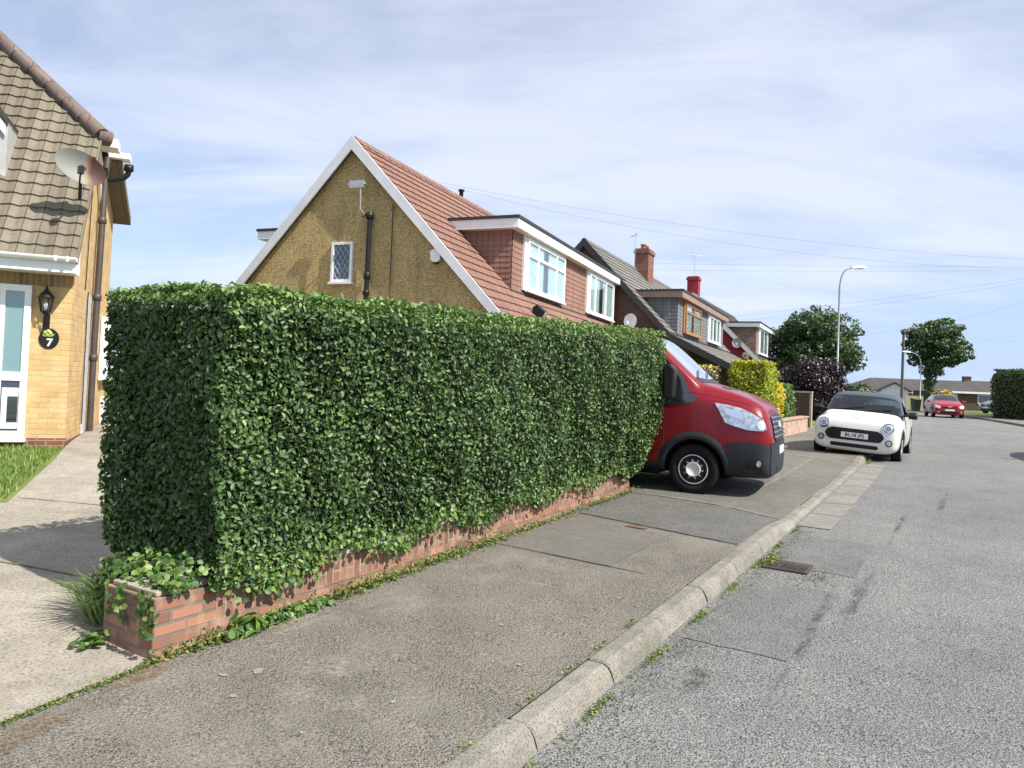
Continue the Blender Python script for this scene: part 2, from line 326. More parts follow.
class MB:
    def __init__(s): s.v = []; s.f = []; s.m = []; s.sm = []; s.uvf = {}
    def add(s, vs, fs, mi=0, smooth=False):
        b = len(s.v); s.v += [tuple(v) for v in vs]; s.f += [tuple(b+i for i in f) for f in fs]; s.m += [mi]*len(fs); s.sm += [smooth]*len(fs); return s
    def box(s, a, b, mi=0, T=None):
        (x0, y0, z0), (x1, y1, z1) = a, b
        x0, x1 = sorted((x0, x1)); y0, y1 = sorted((y0, y1)); z0, z1 = sorted((z0, z1))
        v = [(x0, y0, z0), (x1, y0, z0), (x1, y1, z0), (x0, y1, z0), (x0, y0, z1), (x1, y0, z1), (x1, y1, z1), (x0, y1, z1)]
        if T: v = [tuple(T @ Vector(p)) for p in v]
        return s.add(v, [(0, 3, 2, 1), (4, 5, 6, 7), (0, 1, 5, 4), (1, 2, 6, 5), (2, 3, 7, 6), (3, 0, 4, 7)], mi)
    def prism(s, prof, axis, a, b, mi=0):
        """polygon prof (2D) extruded along axis from a to b"""
        def P(u, w, t): return {'y': (u, t, w), 'x': (t, u, w), 'z': (u, w, t)}[axis]
        n = len(prof); v = [P(u, w, a) for u, w in prof]+[P(u, w, b) for u, w in prof]
        ar = sum(prof[i][0]*prof[(i+1) % n][1]-prof[(i+1) % n][0]*prof[i][1] for i in range(n))
        flip = (ar > 0) ^ (axis == 'x') ^ (b < a)
        if axis == 'z': flip = not flip
        f = [tuple(range(n)), tuple(range(2*n-1, n-1, -1))]+[(i, i+n, (i+1) % n+n, (i+1) % n) for i in range(n)]
        if not flip: f = [q[::-1] for q in f]
        return s.add(v, f, mi)
    def tube(s, pts, r, n=8, mi=0, cap=True):
        pts = [Vector(p) for p in pts]; rs = r if isinstance(r, (list, tuple)) else [r]*len(pts)
        vs = []; fs = []; prev = None
        for i, p in enumerate(pts):
            t = (pts[min(i+1, len(pts)-1)]-pts[max(i-1, 0)]).normalized()
            a = t.cross(Vector((0, 0, 1)) if abs(t.z) < .95 else Vector((1, 0, 0))).normalized() if prev is None else (prev-t*prev.dot(t)).normalized()
            prev = a; b = t.cross(a)
            for k in range(n):
                q = 2*math.pi*k/n; vs.append(p+(a*math.cos(q)+b*math.sin(q))*rs[i])
        for i in range(len(pts)-1):
            for k in range(n): fs.append((i*n+k, i*n+(k+1) % n, (i+1)*n+(k+1) % n, (i+1)*n+k))
        s.add(vs, fs, mi, True)
        if cap: s.add(vs[:n], [tuple(range(n-1, -1, -1))], mi); s.add(vs[-n:], [tuple(range(n))], mi)
        return s
    def lathe(s, prof, o=(0, 0, 0), ax='z', n=24, mi=0):
        """prof (r, h) revolved about axis ax through o"""
        vs = []
        for r, h in prof:
            for k in range(n):
                q = 2*math.pi*k/n; c, d = r*math.cos(q), r*math.sin(q)
                vs.append({'z': (o[0]+c, o[1]+d, o[2]+h), 'y': (o[0]+d, o[1]+h, o[2]+c), 'x': (o[0]+h, o[1]+c, o[2]+d)}[ax])
        fs = [(i*n+k, i*n+(k+1) % n, (i+1)*n+(k+1) % n, (i+1)*n+k) for i in range(len(prof)-1) for k in range(n)]
        return s.add(vs, fs, mi, True)
    def grid(s, fn, nu, nv, mi=0, smooth=False, flip=False):
        vs = [fn(i/nu, j/nv) for j in range(nv+1) for i in range(nu+1)]; w = nu+1
        fs = [(j*w+i, j*w+i+1, (j+1)*w+i+1, (j+1)*w+i) for j in range(nv) for i in range(nu)]
        if flip: fs = [f[::-1] for f in fs]
        return s.add(vs, fs, mi, smooth)
    def build(s, name, mats, parent=None, bevel=0, uv=True, org=None):
        me = bpy.data.meshes.new(name)
        vs = s.v
        if org is not None: vs = [(v[0]-org[0], v[1]-org[1], v[2]-org[2]) for v in vs]
        me.from_pydata(vs, [], s.f); me.update()
        for m in (mats if isinstance(mats, (list, tuple)) else [mats]): me.materials.append(MATS[m])
        me.polygons.foreach_set('material_index', s.m); me.polygons.foreach_set('use_smooth', s.sm)
        if uv: autouv(me, s.uvf)
        o = link(name, me, parent)
        if org is not None: o.location = org
        if bevel:
            md = o.modifiers.new('b', 'BEVEL'); md.width = bevel; md.segments = 2; md.limit_method = 'ANGLE'
        return o
def autouv(me, uvf={}):
    uvl = me.uv_layers.new(name='UVMap')
    for p in me.polygons:
        n = p.normal
        if p.index in uvf: a, b = uvf[p.index]
        elif abs(n.z) > .92: a = Vector((1, 0, 0)); b = Vector((0, 1, 0))
        else:
            a = Vector((-n.y, n.x, 0)).normalized(); b = n.cross(a)
            if b.z < 0: b = -b
            if abs(n.z) < .3: b = Vector((0, 0, 1))
        for li in p.loop_indices:
            v = me.vertices[me.loops[li].vertex_index].co; uvl.data[li].uv = (v.dot(a), v.dot(b))

def leaves(name, P, Nn, size, mat, parent=None, var=None, jit=.6, wr=.52, up=None, fold=.25, org=None):
    """one mesh of many folded six-point leaves"""
    P = np.asarray(P, float); n = len(P); Nn = np.asarray(Nn, float)
    Nn = Nn + rng.normal(0, jit, (n, 3)); Nn /= np.linalg.norm(Nn, axis=1)[:, None]+1e-9
    t = rng.normal(0, 1, (n, 3)) if up is None else np.asarray(up)[None, :]*1.0 + rng.normal(0, .6, (n, 3))
    t -= Nn*(t*Nn).sum(1)[:, None]; t /= np.linalg.norm(t, axis=1)[:, None]+1e-9
    b = np.cross(Nn, t); s = (np.asarray(size)*rng.uniform(.7, 1.25, n))[:, None]
    w = s*wr*.5; up_ = Nn*s*fold*.3
    v = np.stack([P-t*s*.5, P-t*s*.18-b*w+up_, P+t*s*.22-b*w*.85+up_, P+t*s*.5-Nn*s*.06, P+t*s*.22+b*w*.85+up_, P-t*s*.18+b*w+up_], 1).reshape(-1, 3)
    if org is not None: v = v-np.asarray(org)
    base = np.arange(n)*6
    f = np.stack([base, base+1, base+2, base+3, base+3, base+4, base+5, base], 1).reshape(-1)
    me = bpy.data.meshes.new(name); me.vertices.add(n*6); me.vertices.foreach_set('co', v.astype(np.float32).ravel())
    me.loops.add(n*8); me.loops.foreach_set('vertex_index', f.astype(np.int32)); me.polygons.add(n*2)
    me.polygons.foreach_set('loop_start', (np.arange(n*2)*4).astype(np.int32))
    me.update(calc_edges=True); me.materials.append(MATS[mat])
    if var is None: var = rng.random(n)
    at = me.attributes.new('var', 'FLOAT', 'POINT'); at.data.foreach_set('value', np.repeat(np.clip(var, 0, 1), 6).astype(np.float32))
    o = link(name, me, parent)
    if org is not None and parent is None: o.location = org
    return o
def blades(name, P, h, mat, parent=None, lean=.35, w=.006, dirs=None, org=None):
    P = np.asarray(P, float); n = len(P); a = rng.uniform(0, 6.28, n); d = np.stack([np.cos(a), np.sin(a), np.zeros(n)], 1)
    if dirs is not None: d = np.asarray(dirs)
    hh = (np.asarray(h)*rng.uniform(.6, 1.2, n))[:, None]; side = np.cross(d, [0, 0, 1.])*w; z = np.array([[0, 0, 1.]]); ln = (lean*rng.uniform(.3, 1.3, n))[:, None]
    v = np.stack([P-side, P+side, P+z*hh*.6+d*hh*ln*.4+side*.7, P+z*hh*.6+d*hh*ln*.4-side*.7, P+z*hh*(1-.35*ln)+d*hh*ln], 1).reshape(-1, 3)
    if org is not None: v = v-np.asarray(org)
    fs = []
    me = bpy.data.meshes.new(name); b = np.arange(n)*5
    q = np.stack([b, b+1, b+2, b+3, b+3, b+2, b+4], 1).reshape(-1)
    me.vertices.add(n*5); me.vertices.foreach_set('co', v.astype(np.float32).ravel()); me.loops.add(n*7); me.loops.foreach_set('vertex_index', q.astype(np.int32))
    me.polygons.add(n*2); ls = np.stack([np.arange(n)*7, np.arange(n)*7+4], 1).reshape(-1); me.polygons.foreach_set('loop_start', ls.astype(np.int32)); me.update(calc_edges=True)
    me.materials.append(MATS[mat]); at = me.attributes.new('var', 'FLOAT', 'POINT'); at.data.foreach_set('value', np.repeat(rng.random(n), 5).astype(np.float32))
    o = link(name, me, parent)
    if org is not None: o.location = org
    return o
def text_mesh(name, s, size, mat, parent, Mx, depth=.001, space=1.0, bold=.0):
    cu = bpy.data.curves.new(name, 'FONT'); cu.body = s; cu.size = size; cu.align_x = 'CENTER'; cu.align_y = 'CENTER'; cu.extrude = depth; cu.offset = bold; cu.space_character = space
    t = bpy.data.objects.new('tmp', cu); C.objects.link(t); bpy.context.view_layer.update()
    me = bpy.data.meshes.new_from_object(t.evaluated_get(bpy.context.evaluated_depsgraph_get())); bpy.data.objects.remove(t); me.name = name
    me.transform(Mx); me.materials.clear(); me.materials.append(MATS[mat]); return link(name, me, parent)

# ------------------------------------------------------------------ terrain
DX, DY = .53, .848
def xy(s, l): return DX*s+DY*l, DY*s-DX*l
def prof(s): return float(np.interp(s, [-20, 0, 17, 35, 60, 120, 400], [-.68, 0, .58, .74, .74, .4, -6]))
def kl(s): return 0 if s < 12 else -.0021*(min(s, 95)-12)**2-(max(s-95, 0)*.35)
def gz(s, q): return prof(s)+.073*min(max(-q-4.4, 0), 7.0)
def W3(s, q, off=0):
    x, y = xy(s, q+kl(s)); return (x, y, gz(s, q)+off)
def ground_at(x, y):
    s = DX*x+DY*y; l = DY*x-DX*y; return gz(s, l-kl(s))
SS = [-30, -20, -10, -5, 0, 2, 4, 6, 8, 10, 12]+[12+i*1.25 for i in range(1, 5)]+[18+i*2 for i in range(0, 22)]+[62, 66, 70, 76, 82, 88, 95, 105, 120, 160, 250, 400, 700]
SS = sorted(set(SS))
def strip(name, qs, offs, mat, srange=None, kind='structure', ss=None):
    m = MB(); S = [s for s in (ss or SS) if srange is None or srange[0] <= s <= srange[1]]
    rows = [[W3(s, q, o) for q, o in zip(qs(s) if callable(qs) else qs, offs(s) if callable(offs) else offs)] for s in S]
    n = len(rows[0]); vs = [p for r in rows for p in r]
    m.add(vs, [(i*n+j, i*n+j+1, (i+1)*n+j+1, (i+1)*n+j) for i in range(len(rows)-1) for j in range(n-1)], 0, True)
    o = m.build(name, mat); tag(o, kind=kind); return o
strip('ground', [-400, -100, -40, -11.4, -8, -6, -4.4, -4.1, -4.0, 6.5, 6.6, 20, 100, 700], [-.02, -.02, -.02, -.02, -.02, -.02, -.02, -.02, -.30, -.30, 0.0, 0.0, 0, 0], 'lawn')
strip('road', [-2.0, 0, 2, 4.3], [-.11]*4, 'road_tarmac')
# dropped kerb profile
def drop(s): 
    return float(np.interp(s, [8.9, 9.7, 16.3, 17.0, 25.5, 26.2, 33, 33.8], [0, 1, 1, 0, 0, 0, 0, 0]))
SP = sorted(set([s for s in SS if s < 300]+[8.9, 9.7, 16.3, 17.0, 3, 5, 7, 9]))
strip('pavement', [-4.3, -3.4, -2.7, -2.0], lambda s: [0, 0, -.01*drop(s), -.075*drop(s)], 'pavement_tarmac', (-20, 250), ss=SP)
strip('far_pavement', [4.32, 4.45, 6.6], [0.0, 0, 0], 'pavement_tarmac', (-20, 250))
# kerb: real stones, chamfered, with joints, lowered at the driveways
def kerb(name, q0, q1, srange, side, flare=.07):
    m = MB(); s = srange[0]; r = random.Random(3)
    while s < srange[1]:
        ln = .93 if s < 24 else 2.0
        a, b = s+.006, s+ln-.006; j = r.uniform(-.006, .006) if s < 24 else 0; jz = r.uniform(-.005, .006) if s < 24 else 0
        def ring(u):
            dz = -.075*drop(u) if side < 0 else 0
            t = .0+jz+dz+.004
            if side < 0: P = [(q0+j, -.2), (q0+j, t-.004), (q0+.012+j, t), (q1-.055+j, t), (q1-.02+j, t-.018), (q1+j, t-.05), (q1+flare*.45+j, -.13), (q1+flare*.45+j, -.2)]
            else: P = [(q0+j, -.2), (q0+j, t-.03), (q0+.02+j, t), (q1+j, t), (q1+j, -.2)]
            return [W3(u, q, o) for q, o in P]
        us = [a, a+.012, (a+b)/2, b-.012, b]; rings = []
        for k, u in enumerate(us):
            R_ = ring(u)
            if k in (0, 4): R_ = [(x, y, z-.012) for x, y, z in R_]
            rings.append(R_)
        n = len(rings[0]); vs = [p for R_ in rings for p in R_]
        fs = [(i*n+k, (i+1)*n+k, (i+1)*n+k+1, i*n+k+1) for i in range(len(us)-1) for k in range(n-1)]
        m.add(vs, fs); m.add(rings[0], [tuple(range(n))]); m.add(rings[-1], [tuple(range(n-1, -1, -1))])
        s += ln
    o = m.build(name, 'kerb_concrete'); tag(o, kind='structure'); return o
kerb('kerb', -2.0, -1.84, (-6, 95), -1); kerb('kerb_across_the_road', 4.16, 4.32, (10, 95), 1)
# sheets let into road and pavement
def patch_sl(name, corners, off, mat, n=(6, 6), kind='structure', jag=0):
    m = MB(); c = corners; r = random.Random(5)
    def fn(u, v):
        s = (c[0][0]*(1-u)+c[1][0]*u)*(1-v)+(c[3][0]*(1-u)+c[2][0]*u)*v; q = (c[0][1]*(1-u)+c[1][1]*u)*(1-v)+(c[3][1]*(1-u)+c[2][1]*u)*v
        if jag: s += r.uniform(-jag, jag); q += r.uniform(-jag, jag)
        return W3(s, q, off+(-.01*drop(s)*min(1, max(0, (q+3.4)/.7))-.065*drop(s)*min(1, max(0, (q+2.7)/.7)) if q < -2 else 0))
    m.grid(fn, *n); o = m.build(name, mat); tag(o, kind=kind); return o
def blob(name, s, q, rs, rq, off, mat, seed=1, n=26):
    r = random.Random(seed); ph = [r.uniform(0, 6) for _ in range(4)]
    m = MB(); vs = [W3(s, q, off)]
    for k in range(n):
        a = 6.283*k/n; rr = 1+.22*math.sin(2*a+ph[0])+.18*math.sin(3*a+ph[1])+.15*math.sin(5*a+ph[2])+.12*math.sin(9*a+ph[3])
        vs.append(W3(s+rs*rr*math.cos(a), q+rq*rr*math.sin(a), off))
    m.add(vs, [(0, 1+(k+1) % n, 1+k) for k in range(n)]); o = m.build(name, mat); at = o.data.attributes.new('fade', 'FLOAT', 'POINT'); at.data.foreach_set('value', [1.0]+[0.0]*n); tag(o, kind='structure'); return o
patch_sl('driveway', [(10.0, -4.25), (9.75, -2.02), (16.4, -2.02), (16.4, -4.25)], .004, 'drive_tarmac', (8, 14))
patch_sl('trench_reinstatement', [(8.2, -4.2), (7.75, -2.02), (9.65, -2.02), (9.9, -4.25)], .004, 'new_tarmac', (8, 8))
patch_sl('pavement_edging', [(9.92, -4.25), (9.67, -2.03), (9.73, -2.03), (9.98, -4.25)], .008, 'gutter_concrete', (8, 1))
patch_sl('pavement_edging', [(16.2, -4.25), (16.05, -2.03), (16.15, -2.03), (16.3, -4.25)], .008, 'gutter_concrete', (8, 1))
patch_sl('pavement_patch', [(6.3, -4.0), (6.2, -2.75), (7.7, -2.75), (7.9, -4.0)], .005, 'smooth_tarmac', (8, 8))
patch_sl('pavement_seam', [(8.17, -4.2), (7.72, -2.02), (7.75, -2.02), (8.2, -4.2)], .007, 'dark_stain', (30, 1), jag=.008)
patch_sl('pavement_seam', [(6.27, -4.0), (6.17, -2.4), (6.185, -2.4), (6.285, -4.0)], .008, 'dark_stain', (20, 1), jag=.004)
patch_sl('gutter_channel', [(9.6, -1.80), (9.6, -1.42), (16.6, -1.42), (16.6, -1.80)], -.105, 'gutter_concrete', (2, 12))
for k in range(8): patch_sl('channel_joint', [(9.6+k*.93, -1.80), (9.6+k*.93, -1.42), (9.615+k*.93, -1.42), (9.615+k*.93, -1.80)], -.100, 'dark_stain', (2, 1))
patch_sl('road_patch', [(5.2, -1.74), (5.2, -1.0), (7.0, -.95), (7.0, -1.74)], -.105, 'road_patch_tarmac', (8, 8), jag=.012)
patch_sl('road_patch', [(7.6, -1.74), (7.6, -.9), (9.1, -.9), (9.1, -1.74)], -.106, 'road_patch_tarmac', (8, 8), jag=.01)
def fade(b, a, hi=.5):
    t = b.n('ShaderNodeAttribute'); t.attribute_name = 'fade'; return b.mix(1.0, a, b.ramp(t.outputs['Fac'], [(0.0, 0.0), (hi, 1.0)]), 'MULTIPLY')
b = NB('stain'); nn_ = b.noise(55, 3, .7); n2_ = b.noise(5, 4, .6); a_ = b.mix(1.0, b.ramp(nn_, [(.46, 0.0), (.56, 1.0)]), b.ramp(n2_, [(.40, 0.0), (.55, .9)]), 'MULTIPLY')
b.set(col=(.05, .047, .042), rough=.9, alpha=fade(b, a_, .7))
b = NB('brown_moss'); nn_ = b.noise(30, 4, .7); n2_ = b.noise(3, 4, .6); a_ = b.mix(1.0, b.ramp(nn_, [(.42, 0.0), (.6, .8)]), b.ramp(n2_, [(.35, 0.0), (.6, 1.0)]), 'MULTIPLY')
b.set(col=(.17, .095, .035), rough=.95, alpha=fade(b, a_))
blob('moss_patch', 1.75, -3.82, .55, .16, .007, 'brown_moss', 41); blob('moss_patch', 2.5, -3.98, .35, .09, .007, 'brown_moss', 42)
b = NB('wear'); nn_ = b.noise(40, 3, .7); n2_ = b.noise(2.5, 5, .6); a_ = b.mix(1.0, b.ramp(nn_, [(.35, .1), (.6, .6)]), b.ramp(n2_, [(.42, 0.0), (.62, 1.0)]), 'MULTIPLY')
b.set(col=(.36, .335, .285), rough=.95, alpha=fade(b, a_))
for k_, (s_k, q_k, a_k, b_k) in enumerate(((3.1, -3.05, .6, .45), (5.0, -3.6, 1.3, .35), (4.0, -3.85, 1.0, .2), (6.4, -3.3, .8, .5), (2.4, -2.9, .5, .4))): blob('worn_patch', s_k, q_k, a_k, b_k, .0045, 'wear', 50+k_)
blob('oil_stain', 4.62, -1.42, .34, .13, -.102, 'stain', 3); blob('road_scar', 7.0, -.80, .8, .09, -.101, 'stain', 8); blob('road_scar', 7.35, -1.14, .12, .06, -.100, 'stain', 9)
blob('road_scar', 5.9, -.98, 1.2, .06, -.100, 'stain', 12); blob('road_scar', 10.4, -.75, 1.2, .05, -.104, 'stain', 14); blob('road_scar', 12.4, -.35, 1.4, .05, -.103, 'stain', 15); blob('road_scar', 14.2, .3, .10, .35, -.103, 'stain', 16)
simple('gum', (.24, .228, .20), .8, var=.2)
for k, (s, q, a, b_) in enumerate([(2.95, -3.50, .05, .045), (2.80, -3.62, .02, .05), (2.66, -3.35, .02, .03), (3.35, -2.95, .018, .022), (4.4, -2.75, .02, .02), (5.1, -3.0, .018, .02), (3.1, -2.6, .02, .025), (6.1, -2.6, .02, .02), (2.6, -2.75, .012, .018), (4.9, -2.35, .015, .02), (5.9, -3.3, .02, .02), (3.9, -2.3, .018, .03)]):
    blob('pavement_spot', s, q, a*.75, b_*.75, .006, 'gum', 30+k, 12)

# concrete path and apron beside the house
simple('joint_fill', (.16, .14, .08), 1, var=.4)
m = MB()
def pathpt(u, v):
    # v along: from front apron to the back of the house side
    A = [(-1.5, -12.5), (1.4, -10.5), (2.6, -8.6), (3.7, -8.25), (5.1, -10.15), (5.5, -10.75), (7.8, -13.9), (12, -17)]
    B = [(-1.5, -4.1), (1.8, -4.02), (2.55, -4.1), (3.6, -4.55), (4.4, -4.9), (6.0, -5.6), (9.0, -6.6), (13, -7)]
    t = v*(len(A)-1); i = min(int(t), len(A)-2); f = t-i
    a = [A[i][k]*(1-f)+A[i+1][k]*f for k in (0, 1)]; b = [B[i][k]*(1-f)+B[i+1][k]*f for k in (0, 1)]
    s, q = a[0]*(1-u)+b[0]*u, a[1]*(1-u)+b[1]*u
    return W3(s, q, .012)
m.grid(pathpt, 24, 42, flip=True); o = m.build('garden_path', 'path_concrete'); tag(o, kind='structure')
for (a, b) in (((3.85, -8.4), (5.6, -5.4)), ((2.0, -9.0), (3.5, -4.7))):
    patch_sl('path_joint', [a, b, (b[0]+.02, b[1]), (a[0]+.02, a[1])], .018, 'joint_fill', (30, 1), jag=.006)

# ------------------------------------------------------------------ roof-tile and window helpers
def tile_plane(m, o, U, V, n, bounds, courses, gauge=.34, pitch=.30, amp=.018, step=.032, mi=0, sub=4):
    """courses of tiles on the plane o + U*u + V*v (v down the slope), bounds(v)->(u0,u1)"""
    o, U, V, n = map(Vector, (o, U, V, n))
    for c in range(courses):
        v0, v1 = c*gauge, (c+1)*gauge
        u0, u1 = bounds((v0+v1)/2)
        if u1-u0 < .05: continue
        k = max(2, int((u1-u0)/pitch*sub)); vs = []
        for i in range(k+1):
            u = u0+(u1-u0)*i/k; w = amp*(.5+.5*math.cos(2*math.pi*u/pitch))**.7 if amp else 0
            for v, h in ((v0-.02, w+.002), (v1, w+step), (v1+.004, w*.6-.008)):
                vs.append(o+U*u+V*v+n*h)
        fs = []
        for i in range(k):
            for r in (0, 1):
                q = (i*3+r, i*3+r+1, (i+1)*3+r+1, (i+1)*3+r)
                fs.append(q)
        # orientation
        a, b, d = vs[fs[0][0]], vs[fs[0][1]], vs[fs[0][3]]
        if (b-a).cross(d-a).dot(n) < 0: fs = [f[::-1] for f in fs]
        i0 = len(m.f); m.add(vs, fs, mi)
        for q in range(i0, len(m.f)): m.uvf[q] = (U, -V)

def frame_rect(m, T, w, h, t=.06, d=.07, mi=0):
    """rectangular frame in local xz plane, outer w*h, at y in [-d,0]"""
    for a, b in (((0, 0), (w, t)), ((0, h-t), (w, h)), ((0, t), (t, h-t)), ((w-t, t), (w, h-t))):
        m.box((a[0], -d, a[1]), (b[0], 0, b[1]), mi, T)
def window(parent, T, w, h, cols, trans=None, fr='white_upvc', gl='window_glass', back='curtain', t=.055, name='window', lattice=False, split=None):
    """window part with pane and glazing sub-parts; T maps (x right, -y outwards, z up)"""
    f = MB(); frame_rect(f, T, w, h, t, .06)
    xs = split or [w*i/cols for i in range(1, cols)]
    for x in xs: f.box((x-t*.45, -.055, t), (x+t*.45, 0, h-t), 0, T)
    if trans: f.box((t, -.057, trans-t*.45), (w-t, -.002, trans+t*.45), 0, T)
    f.box((-.03, -.10, -.05), (w+.03, -.0, -.002), 0, T)
    fo = f.build(name, fr, parent)
    g = MB(); g.box((t*.7, -.030, t*.7), (w-t*.7, -.024, h-t*.7), 0, T); g.build('pane', gl, fo)
    if lattice:
        l_ = MB(); st = .13
        for sgn in (1, -1):
            k = -8
            while k < 30:
                x0 = k*st
                pts = []
                # diagonal line z = sgn*1.5*(x-x0)
                for z in (t, h-t):
                    x = x0+(z if sgn > 0 else h-z)/1.5; pts.append((x, z))
                (xa, za), (xb, zb) = pts
                if xa > xb: (xa, za), (xb, zb) = (xb, zb), (xa, za)
                lo, hi = t, w-t
                if xb > lo and xa < hi:
                    if xa < lo: za += (zb-za)*(lo-xa)/(xb-xa); xa = lo
                    if xb > hi: zb = za+(zb-za)*(hi-xa)/(xb-xa); xb = hi
                    l_.tube([T @ Vector((xa, -.036, za)), T @ Vector((xb, -.036, zb))], .0035, 4)
                k += 1
        l_.build('lattice', 'weathered_white', fo)
    if back == 'curtain':
        c = MB()
        def cf(a, b):
            def fn(u, v): x = a+(b-a)*u; return T @ Vector((x, -.010+.008*math.sin(x*60), t+(h-2*t)*v))
            return fn
        c.grid(cf(t, w*.42), 18, 1, 0, True); c.build('curtain', 'curtain', fo); c = MB(); c.grid(cf(w*.55, w-t), 18, 1, 0, True); c.build('curtain', 'curtain', fo)
    i = MB(); i.box((t*.5, .052, t*.5), (w-t*.5, .06, h-t*.5), 0, T); i.build('room_backing', 'interior', fo)
    return fo
def Tf(o, xd, outd):
    xd = Vector(xd).normalized(); yd = -Vector(outd).normalized(); z = Vector((0, 0, 1)); m_ = Matrix((xd, yd, z)).transposed().to_4x4(); m_.translation = Vector(o); return m_

# ------------------------------------------------------------------ chalet houses on the left
def chalet(name, label, o, ang, zb, ridge, slope, xeL, xeR, length, wallm, tilem, bargem, dz, dormers, ridge_m, kick=None, gauge=.29, amp=.010, group=None, fascia='white_upvc'):
    t = thing(name, label, 'house', (o[0], o[1], 0), -rad(ang), group)
    za = lambda x: ridge-slope*abs(x)
    th = .12
    xw = min(xeR-.35, 4.1) if kick is None else kick[0]+.6
    zR = za(xw)-th; 
    if kick: zR = za(kick[0])-th-.5*.6
    w = MB(); w.prism([(-3.9, zb), (-3.9, za(3.9)-th), (0, ridge-th-.02), (min(xw, kick[0] if kick else xw), za(min(xw, kick[0] if kick else xw))-th)]+([(xw, zR)] if kick else [])+[(xw, zb)], 'y', .02, length-.02)
    w.build('wall', wallm, t)
    # roof slabs
    r = MB(); nrm = math.hypot(1, slope)
    xe = kick[0] if kick else xeR
    r.prism([(0, ridge), (-xeL, za(xeL)), (-xeL, za(xeL)-th), (0, ridge-th), (xe, za(xe)-th), (xe, za(xe))], 'y', -.12, length+.12, 1)
    tile_plane(r, (0, -.10, ridge), (0, 1, 0), Vector((1, 0, -slope)).normalized(), Vector((slope, 0, 1)).normalized(), lambda v: (0, length+.2), int(xe*nrm/gauge), gauge, .30, amp)
    tile_plane(r, (0, -.10, ridge), (0, 1, 0), Vector((-1, 0, -slope)).normalized(), Vector((-slope, 0, 1)).normalized(), lambda v: (0, length+.2), int(xeL*nrm/gauge), gauge, .30, amp)
    if kick:
        k0, k1, s2 = kick; z0 = za(k0); z1 = z0-s2*(k1-k0)
        r.prism([(k0-.1, z0+.02), (k0-.1, z0-th), (k1, z1-th), (k1, z1)], 'y', -.12, length+.12, 1)
        tile_plane(r, (k0-.05, -.10, z0+.03), (0, 1, 0), Vector((1, 0, -s2)).normalized(), Vector((s2, 0, 1)).normalized(), lambda v: (0, length+.2), int((k1-k0)*math.hypot(1, s2)/gauge)+1, gauge, .30, amp)
        fb = MB(); fb.box((k1+.02, -.1, z1-.22), (k1+.06, length+.1, z1-.02)); fb.build('eaves_board', 'black_felt' if bargem == 'black_felt' else fascia, t)
    rf = r.build('roof', [tilem, 'black_felt'], t)
    rc = MB(); k = 0; y = -.12
    while y < length+.1:
        rc.add([(x_, yy, ridge+h_) for yy in (y, y+.44) for x_, h_ in ((-.14, -.09), (-.09, .02), (0, .07), (.09, .02), (.14, -.09))], [(i, i+5, i+6, i+1) for i in range(4)]+[(4, 3, 2, 1, 0)], 0, False); y += .45
    rc.build('ridge', ridge_m, t)
    for sgn, xx in ((-1, xeL), (1, xe)):
        b = MB(); d = .26; off = .035
        for y0 in (-.17, length+.13):
            P = [(0, ridge+off+.02), (sgn*xx, za(xx)+off), (sgn*xx, za(xx)+off-d), (0, ridge+off-d-.03)]
            b.prism(P, 'y', y0, y0+.04); b.build('barge_board', bargem, t); b = MB()
    if kick:
        b = MB(); b.prism([(k0, z0+.05), (k1+.06, z1+.05), (k1+.06, z1-.19), (k0, z0-.2)], 'y', -.165, -.125); b.build('barge_board', bargem, t)
    for dm in dormers:
        xf, y0, y1, zt = dm['x'], dm['y0'], dm['y1'], dm['zt']
        sg = 1 if xf > 0 else -1; ax = abs(xf)
        zbm = za(ax); xi = max((ridge-zt)/slope, .05)
        d = thing0('dormer', t)
        c = MB(); prof_ = [(sg*(xi-.05), zt), (sg*ax, zt), (sg*ax, zbm-.15), (sg*(xi-.05), za(xi)-.0)]
        c.prism(prof_, 'y', y0, y1); cb = c.build('cheek_walls', dm.get('core', 'black_felt'), d)
        cl_ = MB(); hg = dm.get('gauge', .13)
        nr = int((zt-zbm+.1)/hg)
        if dm['clad'] != 'bricks':
            for yy, nn in ((y0-.012, -1), (y1+.012, 1)):
                def bd(v, s_=nn):
                    z = zt-v; xa = max((ridge-z)/slope-.02, .05); return (xa, ax+.01) if xa < ax else (0, 0)
                tile_plane(cl_, (0, yy, zt), (sg, 0, 0), (0, 0, -1), (0, nn, 0), bd, nr, hg, .25, .0, .016)
            segs = [y0]+[v for w_ in dm['win'] for v in (w_[0]-.05, w_[0]+w_[1]+.05)]+[y1]
            for a, b_ in zip(segs[::2], segs[1::2]):
                tile_plane(cl_, (sg*(ax+.012), 0, zt), (0, 1, 0), (0, 0, -1), (sg, 0, 0), lambda v: (a, b_), nr, hg, .25, .0, .016)
            for w_ in dm['win']:
                tile_plane(cl_, (sg*(ax+.012), 0, w_[2]-.07), (0, 1, 0), (0, 0, -1), (sg, 0, 0), lambda v: (w_[0]-.05, w_[0]+w_[1]+.05), max(1, int((w_[2]-.07-zbm)/hg)), hg, .25, 0, .016)
            cl_.build('hung_tiles', [dm['clad']], d)
        else:
            cl_.box((sg*ax, y0-.01, zbm), (sg*(ax+.02), y1+.01, zt)); cl_.add([(sg*(xi), y0-.012, zt), (sg*(ax+.02), y0-.012, zt), (sg*(ax+.02), y0-.012, zbm)], [(0, 2, 1) if sg > 0 else (0, 1, 2)]); cl_.build('brickwork', ['mixed_brick'], d)
        f = MB(); fo_ = .24; fh = dm.get('fh', .20)
        f.box((sg*(ax+fo_), y0-fo_, zt-.02), (sg*(ax+fo_-.03), y1+fo_, zt+fh)); 
